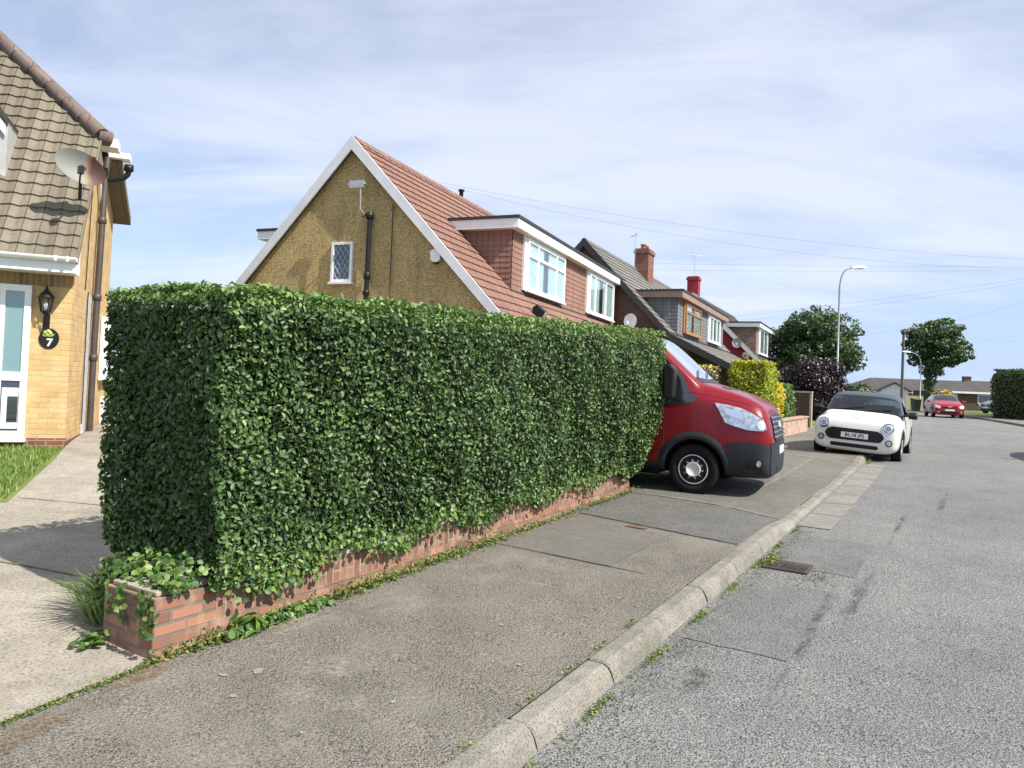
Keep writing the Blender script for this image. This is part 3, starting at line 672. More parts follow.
        f.box((sg*(xi-.25), y0-fo_, zt-.02), (sg*(ax+fo_-.03), y0-fo_+.03, zt+fh)); f.box((sg*(xi-.25), y1+fo_-.03, zt-.02), (sg*(ax+fo_-.03), y1+fo_, zt+fh))
        f.box((sg*(xi-.1), y0-fo_+.03, zt-.018), (sg*(ax+fo_-.03), y1+fo_-.03, zt+.01)); f.build('fascia', dm.get('fascia', fascia), d)
        g = MB(); g.box((sg*(xi-.35), y0-fo_-.03, zt+fh+.002), (sg*(ax+fo_+.03), y1+fo_+.03, zt+fh+.07)); g.build('flat_roof', 'black_felt', d)
        fl = MB(); fl.box((sg*(ax+.02), y0-.02, zbm-.03), (sg*(ax+.05), y1+.02, zbm+.015)); fl.build('flashing', 'black_felt', d)
        for w_ in dm['win']:
            T = Tf((sg*(ax+.07), w_[0], w_[2]), (0, 1, 0), (sg, 0, 0)) if sg > 0 else Tf((sg*(ax+.07), w_[0]+w_[1], w_[2]), (0, -1, 0), (sg, 0, 0))
            hb = MB(); hb.box((-.08, -.012, w_[3]), (w_[1]+.08, .05, zt-w_[2]), 0, T); hb.box((-.16, -.012, -.02), (-.001, .05, zt-w_[2]), 0, T); hb.build('surround', 'white_upvc' if (w_[6] if len(w_) > 6 else 'white_upvc') == 'white_upvc' else 'orange_wood', d)
            window(d, T, w_[1], w_[3], w_[4], w_[5], w_[6] if len(w_) > 6 else 'white_upvc', w_[7] if len(w_) > 7 else 'window_glass', split=w_[8] if len(w_) > 8 else None, t=.075)
    return t
def thing0(name, parent):
    o = bpy.data.objects.new(name, None); C.objects.link(o); o.parent = parent; return o

# --- house with pebbledashed gable
H2o = (-3.70, 16.5); H2a = 22
h2 = chalet('pebbledash_house', 'house with ochre pebbledashed gable and pink tiled roof directly behind the tall hedge', H2o, H2a, .3, 7.12, 1.045, 4.9, 4.9, 15.5,
    'pebbledash', 'pink_tile', 'weathered_white', 0,
    [dict(x=3.0, y0=2.15, y1=12.3, zt=5.44, clad='pink_hung_tile', win=[(2.95, 2.95, 4.10, 1.26, 3, .86, 'white_upvc', 'window_glass', [.75, 2.2]), (8.45, 3.05, 4.10, 1.26, 3, None, 'white_upvc', 'window_glass', [.7, 2.0])]),
     dict(x=-4.62, y0=2.75, y1=11.5, zt=5.55, clad='pink_hung_tile', win=[(3.4, 2.2, 4.1, 1.2, 2, .8)])], 'pink_ridge_tile')
T = Tf((-.50, .02, 3.92), (1, 0, 0), (0, -1, 0))
window(h2, T, .56, .90, 1, None, gl='blue_glass', back=None, lattice=True, t=.06)
p = MB(); p.tube([(.50, -.09, 2.0), (.51, -.09, 5.28)], .055, 10); p.lathe([(.055, 5.28), (.085, 5.30), (.085, 5.42), (.055, 5.44)], (.51, -.09, 0)); p.lathe([(.055, 0), (.075, .02), (.075, .14), (.055, .16)], (.505, -.09, 3.95)); p.lathe([(.055, 0), (.075, .02), (.075, .10), (.055, .12)], (.50, -.09, 3.6))
p.tube([(.51, -.09, 5.36), (.42, -.14, 5.38), (.40, -.20, 5.32)], .03, 8); p.build('soil_pipe', 'black_plastic', h2)
p = MB(); p.tube([(1.05, -.02, 5.6), (1.06, -.02, 2.2)], .012, 6); p.build('cable', 'brown_pipe', h2)
v = MB(); v.lathe([(.06, 0), (.06, .16), (.09, .17), (.09, .22), (0, .24)], (0, 5.4, 7.16)); v.build('ridge_vent', 'black_plastic', h2)
def at_house(o, ang, x, y, z):
    a = rad(ang); return (o[0]+x*math.cos(a)+y*math.sin(a), o[1]-x*math.sin(a)+y*math.cos(a), z)
def mounted(name, label, cat, o, ang, x, y, z, group=None): return thing(name, label, cat, at_house(o, ang, x, y, z), -rad(ang), group)
# alarm box
a = mounted('alarm_box', 'white burglar alarm box high on the pebbledashed gable', 'alarm', H2o, H2a, 2.18, -.0, 4.30)
b = MB(); b.prism([(-.11, .05), (-.13, .24), (-.05, .28), (.05, .28), (.13, .24), (.11, .05), (.05, 0), (-.05, 0)], 'y', -.10, 0); b.build('casing', 'white_upvc', a, bevel=.01)
b = MB(); b.box((-.06, -.085, -.03), (.06, -.02, .01)); b.build('base', 'black_plastic', a)
# gable aerial
def aerial(label, loc, rz, h, mats='alu', group=None, n=7, L_=.8):
    t = thing('tv_aerial', label, 'aerial', loc, rz, group)
    b = MB(); b.tube([(0, 0, 0), (0, 0, h)], .016, 6); b.build('mast', mats, t)
    b = MB(); b.tube([(-.15, 0, h-.04), (L_-.15, 0, h-.04)], .012, 6)
    for k in range(n): x = -.1+k*(L_-.1)/n; b.tube([(x, -.16+.01*k, h-.04), (x, .16-.01*k, h-.04)], .006, 4)
    b.tube([(-.15, 0, h-.2), (-.15, 0, h+.14)], .008, 4); b.tube([(-.15, -.15, h+.1), (-.15, .15, h+.1)], .008, 4); b.tube([(-.15, -.15, h-.16), (-.15, .15, h-.16)], .008, 4); b.build('yagi_array', mats, t); return t
ae = mounted('tv_aerial', 'small silver aerial on a cranked bracket on the pebbledashed gable', 'aerial', H2o, H2a, .36, -.25, 5.5)
b = MB(); b.tube([(.1, .22, -.20), (0, 0, -.02), (-.02, 0, .62)], .02, 6); b.build('mast', 'alu', ae)
b = MB(); b.box((-.30, -.02, .46), (.08, .02, .62)); b.tube([(-.36, 0, .54), (.12, 0, .54)], .02, 6)
for k in range(5): b.tube([(-.30+k*.09, -.09, .54), (-.30+k*.09, .09, .54)], .006, 4)
b.build('yagi_array', 'alu', ae)
# two floodlights above the eaves
for k, (y, z, sc) in enumerate(((2.4, 3.32, 1.15), (6.3, 3.34, 1.0))):
    zr = 7.12-1.045*3.62
    f = mounted('floodlight', ['black floodlight on the pink tiles under the nearer dormer window', 'black floodlight on the pink tiles under the farther dormer window'][k], 'floodlight', H2o, H2a, 3.62, y, zr, 'floodlights on the pink roof')
    b = MB(); b.tube([(0, 0, -.02), (0, 0, .12)], .03, 8); b.build('bracket', 'black_plastic', f)
    b = MB(); b.prism([(-.10, .08), (.16, .02), (.22, .16), (.02, .32), (-.08, .26)], 'y', -.12*sc, .12*sc); b.build('head', 'black_plastic', f, bevel=.01)
    b = MB(); b.add([(.165, -.10, .03), (.165, .10, .03), (.226, .10, .155), (.226, -.10, .155)], [(0, 1, 2, 3)]); b.build('lamp_glass', 'lamp_reflector', f)

# --- second chalet, brown brick, slate-hung dormer
H3o = (2.50, 27.0); H3a = 25
simple('tan_trim', (.27, .18, .145), .6)
h3 = chalet('brown_brick_house', 'house with dark brown brick gable, black verge and slate-hung dormer, middle of the row', H3o, H3a, .5, 7.12, 1.05, 4.2, 3.3, 13.6,
    'brown_brick', 'grey_tile', 'black_felt', 0,
    [dict(x=3.2, y0=1.15, y1=11.2, zt=5.12, clad='slate_tile', fascia='tan_trim', win=[(2.2, 3.0, 3.92, 1.12, 2, .8, 'orange_wood', 'window_glass'), (7.2, 2.7, 3.92, 1.12, 3, None, 'white_upvc', 'window_glass')])], 'grey_tile', kick=(3.3, 5.3, .50), fascia='weathered_white')
def chimney(parent, x, y, w, d, z0, z1, mat, pots=2, cap='chimney_brick'):
    c = MB(); c.box((x-w/2, y-d/2, z0), (x+w/2, y+d/2, z1-.22)); c.box((x-w/2-.05, y-d/2-.05, z1-.22), (x+w/2+.05, y+d/2+.05, z1-.08)); c.box((x-w/2, y-d/2, z1-.08), (x+w/2, y+d/2, z1))
    co_ = c.build('chimney', mat, parent)
    for k in range(pots):
        q = MB(); q.lathe([(.13, -.01), (.11, .16), (.14, .17), (.14, .22), (.09, .22), (.09, .05)], (x, y+(k-(pots-1)/2)*.42, z1), n=14); q.build('chimney_pot', 'terracotta', co_)
    return co_
chimney(h3, .35, 7.0, .62, .95, 6.0, 7.98, 'chimney_brick')
p_ = at_house(H3o, H3a, .1, 6.3, 7.0); aerial('thin tv aerial beside the brown brick chimney', p_, rad(100), 1.6)
def dish(label, loc, rz, r=.33, mat='weathered_white', group='satellite dishes on the house walls'):
    t = thing('satellite_dish', label, 'satellite dish', loc, rz, group)
    b = MB(); pr = [(r*k/8, .09*(k/8)**2) for k in range(1, 9)]
    pts = []
    m2 = MB(); n = 24; vs = [(0, -.20, 0)]
    for k in range(1, 7):
        rr = r*k/6
        for j in range(n): a_ = 6.283*j/n; vs.append((rr*math.cos(a_), -.20-.10*(k/6)**2, rr*1.08*math.sin(a_)))
    for lay in (0, .012):
        vv = [(x, y+lay, z) for x, y, z in vs]; fs = [(0, 1+j, 1+(j+1) % n) for j in range(n)]+[(1+(k-1)*n+j, 1+k*n+j, 1+k*n+(j+1) % n, 1+(k-1)*n+(j+1) % n) for k in range(1, 6) for j in range(n)]
        if lay: fs = [f[::-1] for f in fs]
        m2.add(vv, fs, 0, True)
    m2.build('reflector', mat, t)
    b = MB(); b.tube([(0, .0, -.05), (0, -.16, -.02)], .02, 6); b.tube([(0, 0, -.2), (0, 0, .1)], .022, 6); b.build('bracket', 'black_plastic', t)
    b = MB(); b.tube([(0, -.20, -r*.95), (.0, -.55, -.10)], .012, 6); b.box((-.035, -.60, -.14), (.035, -.50, -.02)); b.build('feed_arm', 'weathered_white', t)
    return t
dish('white satellite dish on the dark brown brick gable, just above the hedge top', at_house(H3o, H3a, 1.95, -.0, 4.12), -rad(H3a)-.2, .25)

# --- third chalet, red render gable
H4o = (10.05, 41.5); H4a = 26
h4 = chalet('red_gable_house', 'chalet house with red gable, pale verge and brick-clad dormer, farthest of the row', H4o, H4a, .6, 7.15, 1.0, 4.2, 4.6, 13,
    'red_render', 'dark_roof_tile', 'weathered_white', 0,
    [dict(x=3.3, y0=1.0, y1=11.5, zt=5.40, clad='bricks', win=[(1.9, 3.4, 3.95, 1.40, 2, None), (7.0, 3.2, 3.95, 1.40, 2, None)])], 'grey_tile')
chimney(h4, -.2, .9, .62, .62, 6.0, 8.25, 'red_chimney', 0)
chp = at_house(H4o, H4a, -.2, .9, 8.25); aerial('twin tv aerial rising from the red chimney', chp, rad(15), 1.3)
dish('grey satellite dish on the red gable, higher of the two round fittings', at_house(H4o, H4a, 2.50, 0, 4.42), -rad(H4a), .25, 'lead_flashing')
a = mounted('wall_fitting', 'small round cream fitting on the red gable below the grey dish', 'wall fitting', H4o, H4a, 2.95, 0, 3.75); b = MB(); b.lathe([(0, -.12), (.12, -.11), (.2, -.05), (.21, 0)], (0, 0, 0), 'y'); b.build('cover', 'cream_paint', a); b = MB(); b.lathe([(0, -.14), (.07, -.135), (.08, -.11)], (0, 0, 0), 'y'); b.build('centre', 'terracotta', a)

# ------------------------------------------------------------------ number seven, yellow brick
H7o = (-6.34, 10.6); H7a = -22
h7 = thing('yellow_brick_house', 'yellow brick house with steep buff tiled roof, white glazed door frame and number seven', 'house', (H7o[0], H7o[1], 0), -rad(H7a))
w = MB(); w.prism([(0, .2), (3.9, .2), (3.9, 4.72), (2.3, 5.40), (1.25, 5.40), (0, 3.68)], 'x', -8.5, 0)
# door recess is cut by building the front as pieces in front of the main block
w.build('wall', 'yellow_brick', h7)
f = MB(); f.box((-8.5, -.006, 2.93), (.004, .0, 3.16)); f.build('soldier_course', 'shaded_soldier_brick', h7)
pl = MB(); pl.box((-8.5, -.02, .2), (.02, 0, .78)); pl.box((0, -.02, .2), (.02, 3.9, .74)); pl.build('plinth', 'red_brick', h7)
# roof
SQ = math.hypot(1, 1.38)
def h7b(v):
    y = 3.6-v/SQ; xr = .08 if y < 1.2 else .08-1.7*(y-1.2)/1.2
    return (-8.6, xr)
r = MB()
# solid front slope slab with a rising hip edge
fp = [(.06, -.40, 3.25), (.06, 1.2, 5.46), (-3.3, 3.6, 8.77), (-8.6, 3.6, 8.77), (-8.6, -.40, 3.25)]
nv = Vector((0, -1.38, 1)).normalized(); fv = [Vector(p) for p in fp]; bv = [p-nv*.12 for p in fv]
r.add(fv+bv, [(4, 3, 2, 1, 0) if False else (0, 1, 2, 3, 4), (9, 8, 7, 6, 5)]+[(i, i+5, (i+1) % 5+5, (i+1) % 5) for i in range(5)], 1)
r.add([(.08, 1.2, 5.46), (.08, 2.35, 5.46), (-3.3, 3.6, 8.77)], [(0, 1, 2)], 0)
r.add([(-3.3, 3.6, 8.77), (.08, 2.35, 5.46), (.28, 4.15, 4.72), (-8.6, 4.15, 4.72), (-8.6, 3.6, 8.77)], [(0, 1, 2, 3, 4)], 0)
r.add([(.28, 2.2, 5.50), (.28, 4.15, 4.76), (.28, 4.15, 4.62), (.28, 2.2, 5.36), (-.1, 2.2, 5.50), (-.1, 4.15, 4.76), (-.1, 4.15, 4.62), (-.1, 2.2, 5.36)], [(0, 1, 5, 4), (0, 3, 2, 1), (3, 7, 6, 2), (1, 2, 6, 5), (0, 4, 7, 3)], 0)
tile_plane(r, (0, 3.6, 8.80), (1, 0, 0), Vector((0, -1, -1.38)).normalized(), Vector((0, -1.38, 1)).normalized(), h7b, 28, SQ*4.02/28, .212, .024, .030, sub=8)
r.build('roof', ['buff_tile', 'black_felt'], h7)
hc = MB(); A = Vector((.10, 1.15, 5.50)); B = Vector((-3.3, 3.6, 8.83)); n = 12
for k in range(n):
    a = A.lerp(B, k/n); b_ = A.lerp(B, (k+1.04)/n)
    hc.tube([a+Vector((0, 0, 0)), b_+Vector((0, 0, .015))], [.125, .11], 10)
hc.tube([A+Vector((.12, .10, -.02)), A+Vector((-.06, .02, 0))], .12, 10); hc.build('hip_ridge', 'ridge_tile', h7)
v = MB(); v.prism([(-.42, 3.22), (-.42, 3.30), (1.2, 5.54), (1.2, 5.40)], 'x', .082, .11); v.build('verge', 'buff_tile', h7)
s_ = MB(); s_.box((-8.5, -.42, 3.10), (.06, -.39, 3.27)); s_.box((-8.5, -.39, 3.10), (.06, 0, 3.125)); s_.prism([(-.42, 3.10), (-.02, 3.10), (-.02, 3.62), (-.42, 3.27)], 'x', .06, .075); s_.build('soffit_box', 'white_upvc', h7)
g = MB(); n = 10
def gut(u, v): a = math.pi+math.pi*u; return (-8.5+8.60*v, -.475+.062*math.cos(a), 3.305+.062*math.sin(a))
g.grid(gut, n, 1, 0, True); 
def gut2(u, v): a = math.pi+math.pi*u; return (-8.5+8.60*v, -.475+.054*math.cos(a), 3.307+.054*math.sin(a))
g.grid(gut2, n, 1, 0, True, True); g.prism([(-.537, 3.305), (-.413, 3.305), (-.43, 3.255), (-.475, 3.24), (-.52, 3.255)], 'x', .10, .106)
for x in (-.02, -.16, -2.2): g.prism([(-.545, 3.315), (-.405, 3.315), (-.42, 3.245), (-.475, 3.23), (-.53, 3.245)], 'x', x, x+.03)
g.build('gutter', 'white_upvc', h7)
hb = MB(); hb.box((.06, 1.25, 5.36), (.32, 1.62, 5.50)); hb.build('barge_end', 'white_upvc', h7); hb = MB(); hb.box((.10, 2.05, 5.40), (.42, 2.34, 5.50)); hb.build('barge_end', 'white_upvc', h7)
hb = MB(); hb.prism([(1.25, 5.40), (1.62, 5.36), (2.2, 4.6), (1.9, 4.5)], 'x', .01, .05); hb.build('barge_board', 'cream_paint', h7)
# door with tall side glazing, far left
T = Tf((-1.55, -.012, .78), (1, 0, 0), (0, -1, 0)); f = MB()
f.box((0, -.05, 0), (1.06, .0, .10), 0, T); f.box((0, -.05, 2.05), (1.06, 0, 2.14), 0, T)
for x0, x1 in ((0, .08), (.48, .60), (.70, .755), (.98, 1.06)): f.box((x0, -.05, .10), (x1, 0, 2.05), 0, T)
f.box((.755, -.052, .80), (.98, 0, .92), 0, T); f.box((.60, -.045, .10), (.70, 0, 2.05), 0, T); f.box((.08, -.045, .10), (.48, -.01, 2.05), 0, T)
f.box((-.02, -.09, -.05), (1.08, 0, .0), 0, T)
dr = f.build('front_door', 'white_upvc', h7)
g = MB(); g.box((.755, -.03, .92), (.98, -.02, 2.05), 0, T); g.build('upper_pane', 'teal_glass', dr)
g = MB(); g.box((.755, -.03, .10), (.98, -.02, .80), 0, T); g.build('lower_pane', 'dark_glass', dr)
g = MB(); g.box((.77, -.034, .13), (.97, -.031, .70), 0, T); g.build('blind', 'weathered_white', dr)
g = MB(); g.box((.84, -.038, .22), (.965, -.035, .58), 0, T); g.build('ornament_shadow_glass', 'dark_glass', dr)
# downpipe, grey board, side window
p = MB(); p.tube([(.085, 1.66, .70), (.085, 1.66, 2.2), (.085, 1.9, 5.05), (.10, 1.95, 5.35)], .05, 12)
for z_, y_ in ((1.9, 1.66), (2.9, 1.72), (4.2, 1.83)): p.lathe([(.05, 0), (.066, .01), (.066, .10), (.05, .11)], (.085, y_, z_), n=14)
p.build('downpipe', 'brown_pipe', h7)
p = MB(); p.tube([(.10, 1.9, 4.95), (.22, 1.9, 4.98), (.36, 1.9, 5.03), (.42, 1.9, 5.10), (.43, 1.9, 5.16)], .045, 10); p.lathe([(.05, 0), (.075, .01), (.075, .11), (.06, .11), (.05, .05)], (.43, 1.9, 5.15), n=14); p.build('vent_elbow', 'black_plastic', h7)
p = MB(); p.box((.004, 1.30, .72), (.03, 1.56, 2.95)); p.build('grey_board', 'grey_paint', h7)
p = MB(); p.tube([(.02, .95, 3.0), (.02, 1.15, 4.9)], .008, 5); p.tube([(.02, 1.25, 3.0), (.03, 1.2, .9)], .008, 5); p.build('cable', 'black_plastic', h7)
T = Tf((.012, 2.95, 1.62), (0, 1, 0), (1, 0, 0)); window(h7, T, .8, 1.1, 2, .75)
p = MB(); p.box((.004, 3.45, .72), (.06, 3.8, 1.25)); p.build('meter_box', 'white_upvc', h7)
# dormer corner at the frame edge
d = thing0('dormer', h7)
c = MB(); c.prism([(-2.7, 4.4), (-1.16, 4.4), (-1.16, 5.35), (-1.95, 6.3), (-2.7, 5.35)], 'y', .55, 2.6); c.build('dormer_wall', 'pink_hung_tile', d)
c = MB(); c.prism([(-1.00, 5.36), (-1.95, 6.60), (-2.95, 5.36), (-2.95, 5.26), (-1.95, 6.48), (-1.00, 5.26)], 'y', .38, 3.4); c.build('dormer_roof', 'black_felt', d)
c = MB(); c.prism([(-1.02, 5.26), (-1.95, 6.46), (-1.95, 6.30), (-1.02, 5.10)], 'y', .40, .43); c.build('barge_board', 'white_upvc', d)
c = MB(); c.prism([(-1.15, 4.45), (-1.0, 4.45), (-1.0, 5.3), (-1.15, 5.3)], 'y', .45, 1.4); c.build('flashing', 'lead_flashing', d)

ln = mounted('wall_lantern', 'black coach lantern on the yellow brick beside the white door', 'lantern', H7o, H7a, -.30, -.0, 2.56)
b = MB(); b.box((-.04, -.02, -.26), (.04, 0, -.02)); b.tube([(0, -.02, -.12), (0, -.09, -.16), (0, -.12, -.04)], .014, 8); b.build('bracket', 'black_plastic', ln)
b = MB(); b.lathe([(.035, -.03), (.06, 0), (.062, .01)], (0, -.12, 0), n=6); b.lathe([(.105, .20), (.075, .25), (.03, .30), (.015, .34), (.02, .36), (0, .37)], (0, -.12, 0), n=6); b.lathe([(.0, .19), (.105, .195), (.105, .20)], (0, -.12, 0), n=6)
for k in range(6):
    a_ = k*math.pi/3; b.tube([(.06*math.cos(a_), -.12+.06*math.sin(a_), 0), (.09*math.cos(a_), -.12+.09*math.sin(a_), .20)], .007, 5)
b.build('cage', 'black_plastic', ln)
b = MB(); b.lathe([(.054, 0), (.082, .195)], (0, -.12, 0), n=6); b.build('glass', 'lens_glass', ln)
b = MB(); b.lathe([(0, .02), (.02, .03), (.03, .09), (.02, .13), (0, .14)], (0, -.12, 0), n=10); b.build('bulb', 'white_upvc', ln)
pq = mounted('number_plaque', 'oval black house plaque with a green flower and the number 7', 'plaque', H7o, H7a, -.26, -.0, 2.19)
b = MB(); n = 32
b.prism([(.125*math.cos(6.283*k/n), .145*math.sin(6.283*k/n)) for k in range(n)], 'y', -.016, 0); b.build('plate', 'black_plastic', pq, bevel=.004)
text_mesh('digit', '7', .15, 'plate_white', pq, Matrix.Translation((.01, -.0175, -.062)) @ Matrix.Rotation(rad(90), 4, 'X'), .001, bold=.004)
b = MB()
for k, (x, z, r_) in enumerate(((-.02, .055, .036), (.012, .075, .03), (-.045, .082, .028), (-.01, .10, .03))):
    b.lathe([(0, -.021-.001*k), (r_, -.019-.001*k), (r_, -.0165)], (x, 0, z), 'y', 9)
b.build('flower', 'gold_paint', pq)
b = MB(); b.prism([(.0, .02), (.05, .035), (.075, .07), (.03, .06)], 'y', -.0185, -.016); b.prism([(-.02, .02), (-.07, .03), (-.085, .06), (-.04, .05)], 'y', -.0185, -.016); b.build('leaf', 'leaf_paint', pq)
# rusty dish on the corner
dk = thing('satellite_dish', 'large rusty satellite dish on the corner of the yellow brick house', 'satellite dish', at_house(H7o, H7a, .08, -.02, 4.54), -rad(H7a)+rad(18))
m2 = MB(); n = 30; vs = [(0, -.17, 0)]
for k in range(1, 8):
    for j in range(n): a_ = 6.283*j/n; vs.append((.325*k/7*math.cos(a_)-.10, -.17-.07*(k/7)**2, .225*k/7*math.sin(a_)-.07*k/7*math.cos(a_)))
for lay in (0, .010):
    vv = [(x, y+lay, z+.08) for x, y, z in vs]; fs = [(0, 1+j, 1+(j+1) % n) for j in range(n)]+[(1+(k-1)*n+j, 1+k*n+j, 1+k*n+(j+1) % n, 1+(k-1)*n+(j+1) % n) for k in range(1, 7) for j in range(n)]
    if lay: fs = [f_[::-1] for f_ in fs]
    m2.add(vv, fs, 0, True)
m2.build('reflector', 'rusty_dish', dk)
b = MB(); b.tube([(-.06, -.02, -.35), (-.06, -.02, .05)], .022, 8); b.tube([(-.06, -.02, .0), (-.1, -.15, .08)], .025, 8); b.build('bracket', 'black_plastic', dk)
b = MB(); b.tube([(-.10, -.20, -.16), (-.14, -.46, -.10), (-.14, -.50, -.06)], .012, 6); b.box((-.175, -.54, -.07), (-.105, -.44, .03)); b.build('feed_arm', 'black_plastic', dk)

# lawn blades beside the path
P = []
while len(P) < 9000:
    s_q = (rng.uniform(2.2, 5.6), rng.uniform(-12.5, -7.8))
    t_ = (s_q[0]-3.6)/(5.1-3.6); edge = -8.2-2.05*t_
    if s_q[1] < edge-.02 and s_q[0] > 2.6:
        x, y, z = W3(*s_q); 
        if y < 10.55+(-6.34-x)*(-.404) or True: P.append((x, y, z-.02))
P = [p for p in P if (p[0]+6.34)*math.sin(rad(-22))+(p[1]-10.6)*math.cos(rad(-22)) < -.05]
tag(blades('lawn_grass', P, .075, 'grass_blade', None, .5, .006), 'bright green lawn grass between the path and the yellow brick house', 'grass', kind='stuff')

# ------------------------------------------------------------------ garden wall and hedge
HO = Vector((-2.09, 4.46, 0)); HA = 31.3
ca, sa = math.cos(rad(HA)), math.sin(rad(HA))
def hw(x, y, z): return (HO.x+x*ca+y*sa, HO.y-x*sa+y*ca, z)
def hgz(y): return .092+.0335*y
gw = thing('garden_wall', 'low combed red brick wall with a brick pier, under the tall hedge', 'wall', (HO.x, HO.y, 0), -rad(HA))
b = MB(); b.box((-.50, -.0, -.02), (.02, .44, .46)); b.build('pier', 'comb_brick', gw, bevel=.006)
b = MB(); b.box((-.47, .0+.03, .462), (-.01, .43, .492)); b.build('pier_cap', 'coping_concrete', gw, bevel=.008)
# wall as courses: bottom course flat, uprights above
def slab(y0, y1, z0, z1, x0, x1, mat, name, n=24):
    m = MB(); vs = []; 
    for i in range(n+1):
        y = y0+(y1-y0)*i/n; g_ = hgz(y)+.012*math.sin(y*2.1)
        vs += [(x0, y, g_+z0), (x1, y, g_+z0), (x1, y, g_+z1), (x0, y, g_+z1)]
    fs = [(i*4+k, i*4+(k+1) % 4, (i+1)*4+(k+1) % 4, (i+1)*4+k) for i in range(n) for k in range(4)]
    fs = [f_[::-1] for f_ in fs]
    m.add(vs, fs+[(0, 1, 2, 3), (n*4+3, n*4+2, n*4+1, n*4)]); return m.build(name, mat, gw)
slab(.44, 7.42, -.12, .105, -.20, .012, 'comb_brick', 'lower_course')
slab(.44, 7.42, .105, .30, -.20, .0, 'comb_brick_upright', 'upright_course')
slab(.44, 7.42, .30, .345, -.21, .008, 'coping_concrete', 'coping')

# hedge: surface functions in the wall's frame
HY0, HY1 = .36, 7.5
def ztop(y): return 2.33+.033*(y)+.012*math.sin(3.1*y)+.010*math.sin(7.3*y+1)
def hbulge(y, z):
    h = (z-hgz(y))/2.3
    ov = .05+.060*y
    return ov*min(1, max(0, (h-.08)/.55))**.8+.045*math.sin(1.7*y+2*z)+.035*math.sin(3.9*y-3.1*z+1)+.02*math.sin(9*y+7*z)-(.10 if h > .93 else 0)*((h-.93)/.07 if h > .93 else 0)
def HXL(y, z): return -1.04-.10*(z)+.03*math.sin(2.3*y+z*2)
hd = thing('clipped_hedge', 'tall dark green clipped privet hedge growing along the low brick wall', 'hedge', (HO.x, HO.y, 0))
PTS, NRM, SZ, VAR = [], [], [], []
def addp(x, y, z, n, sz, va):
    PTS.append(hw(x, y, z)); NRM.append((n[0]*ca+n[1]*sa, -n[0]*sa+n[1]*ca, n[2])); SZ.append(sz); VAR.append(va)
nf = 57000
Y = HY0+(HY1-HY0)*rng.random(nf)**1.25; Uz = rng.random(nf); dep = rng.exponential(.075, nf); rn = rng.random(nf); rv = rng.normal(0, 1, nf)
for i in range(nf):
    y = Y[i]; zb = hgz(y)+.20+.07*math.sin(5*y)+.06*math.sin(13*y+1)+(.10 if y > 1.2 else .15)
    zt = ztop(y); z = zb+(zt-zb)*Uz[i]; cl = .5+.5*math.sin(4*y+3*z)*math.sin(2.3*z-3.7*y+.7)
    x = hbulge(y, z)+.035-min(dep[i], .20)+.02*rv[i]*.6
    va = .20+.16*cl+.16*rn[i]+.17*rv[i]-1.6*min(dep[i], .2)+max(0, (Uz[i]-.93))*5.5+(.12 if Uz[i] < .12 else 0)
    addp(x, y, z, (1, 0, .35), .036+.011*rn[i], va)
ne = 13500; A_ = rng.random((ne, 4)); dp = rng.exponential(.05, ne)
for i in range(ne):
    u, v_, q, r_ = A_[i]; z = .50+(ztop(HY0)-.50)*v_; x = HXL(HY0, z)+(hbulge(HY0, z)-HXL(HY0, z)+.02)*u
    if z < .62 and u < .2: z += .1
    y = HY0+min(dp[i], .16)-.03+.035*math.sin(4*x+3*z)+.05*(1-v_)*u
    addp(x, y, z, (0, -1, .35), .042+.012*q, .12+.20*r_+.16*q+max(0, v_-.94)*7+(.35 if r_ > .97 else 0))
ntp = 15000; A_ = rng.random((ntp, 4))
for i in range(ntp):
    u, v_, q, r_ = A_[i]; y = HY0+(HY1-HY0)*v_**1.2; zt = ztop(y); x = HXL(y, zt)+(hbulge(y, zt-.1)-HXL(y, zt)+.04)*u
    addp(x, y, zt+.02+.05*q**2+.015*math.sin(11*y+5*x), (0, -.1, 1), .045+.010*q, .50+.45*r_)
nb = 5200; A_ = rng.random((nb, 4))
for i in range(nb):
    u, v_, q, r_ = A_[i]; y = HY0+(HY1-HY0)*u; z = hgz(y)+.4+(ztop(y)-hgz(y)-.4)*v_
    addp(HXL(y, z)-.02+.08*q, y, z, (-1, 0, .3), .085, .15+.3*r_)
nq = 5500; A_ = rng.random((nq, 4))
for i in range(nq):
    u, v_, q, r_ = A_[i]; zb = hgz(HY1)+.28; z = zb+(ztop(HY1)-zb)*v_; x = HXL(HY1, z)+(hbulge(HY1, z)-HXL(HY1, z))*u
    addp(x, HY1-.05+.09*q+.02*math.sin(5*z), z, (0, 1, .3), .06, .2+.35*r_)
leaves('foliage', PTS, NRM, SZ, 'hedge_leaf', hd, VAR, .75, .52, org=(HO.x, HO.y, 0))
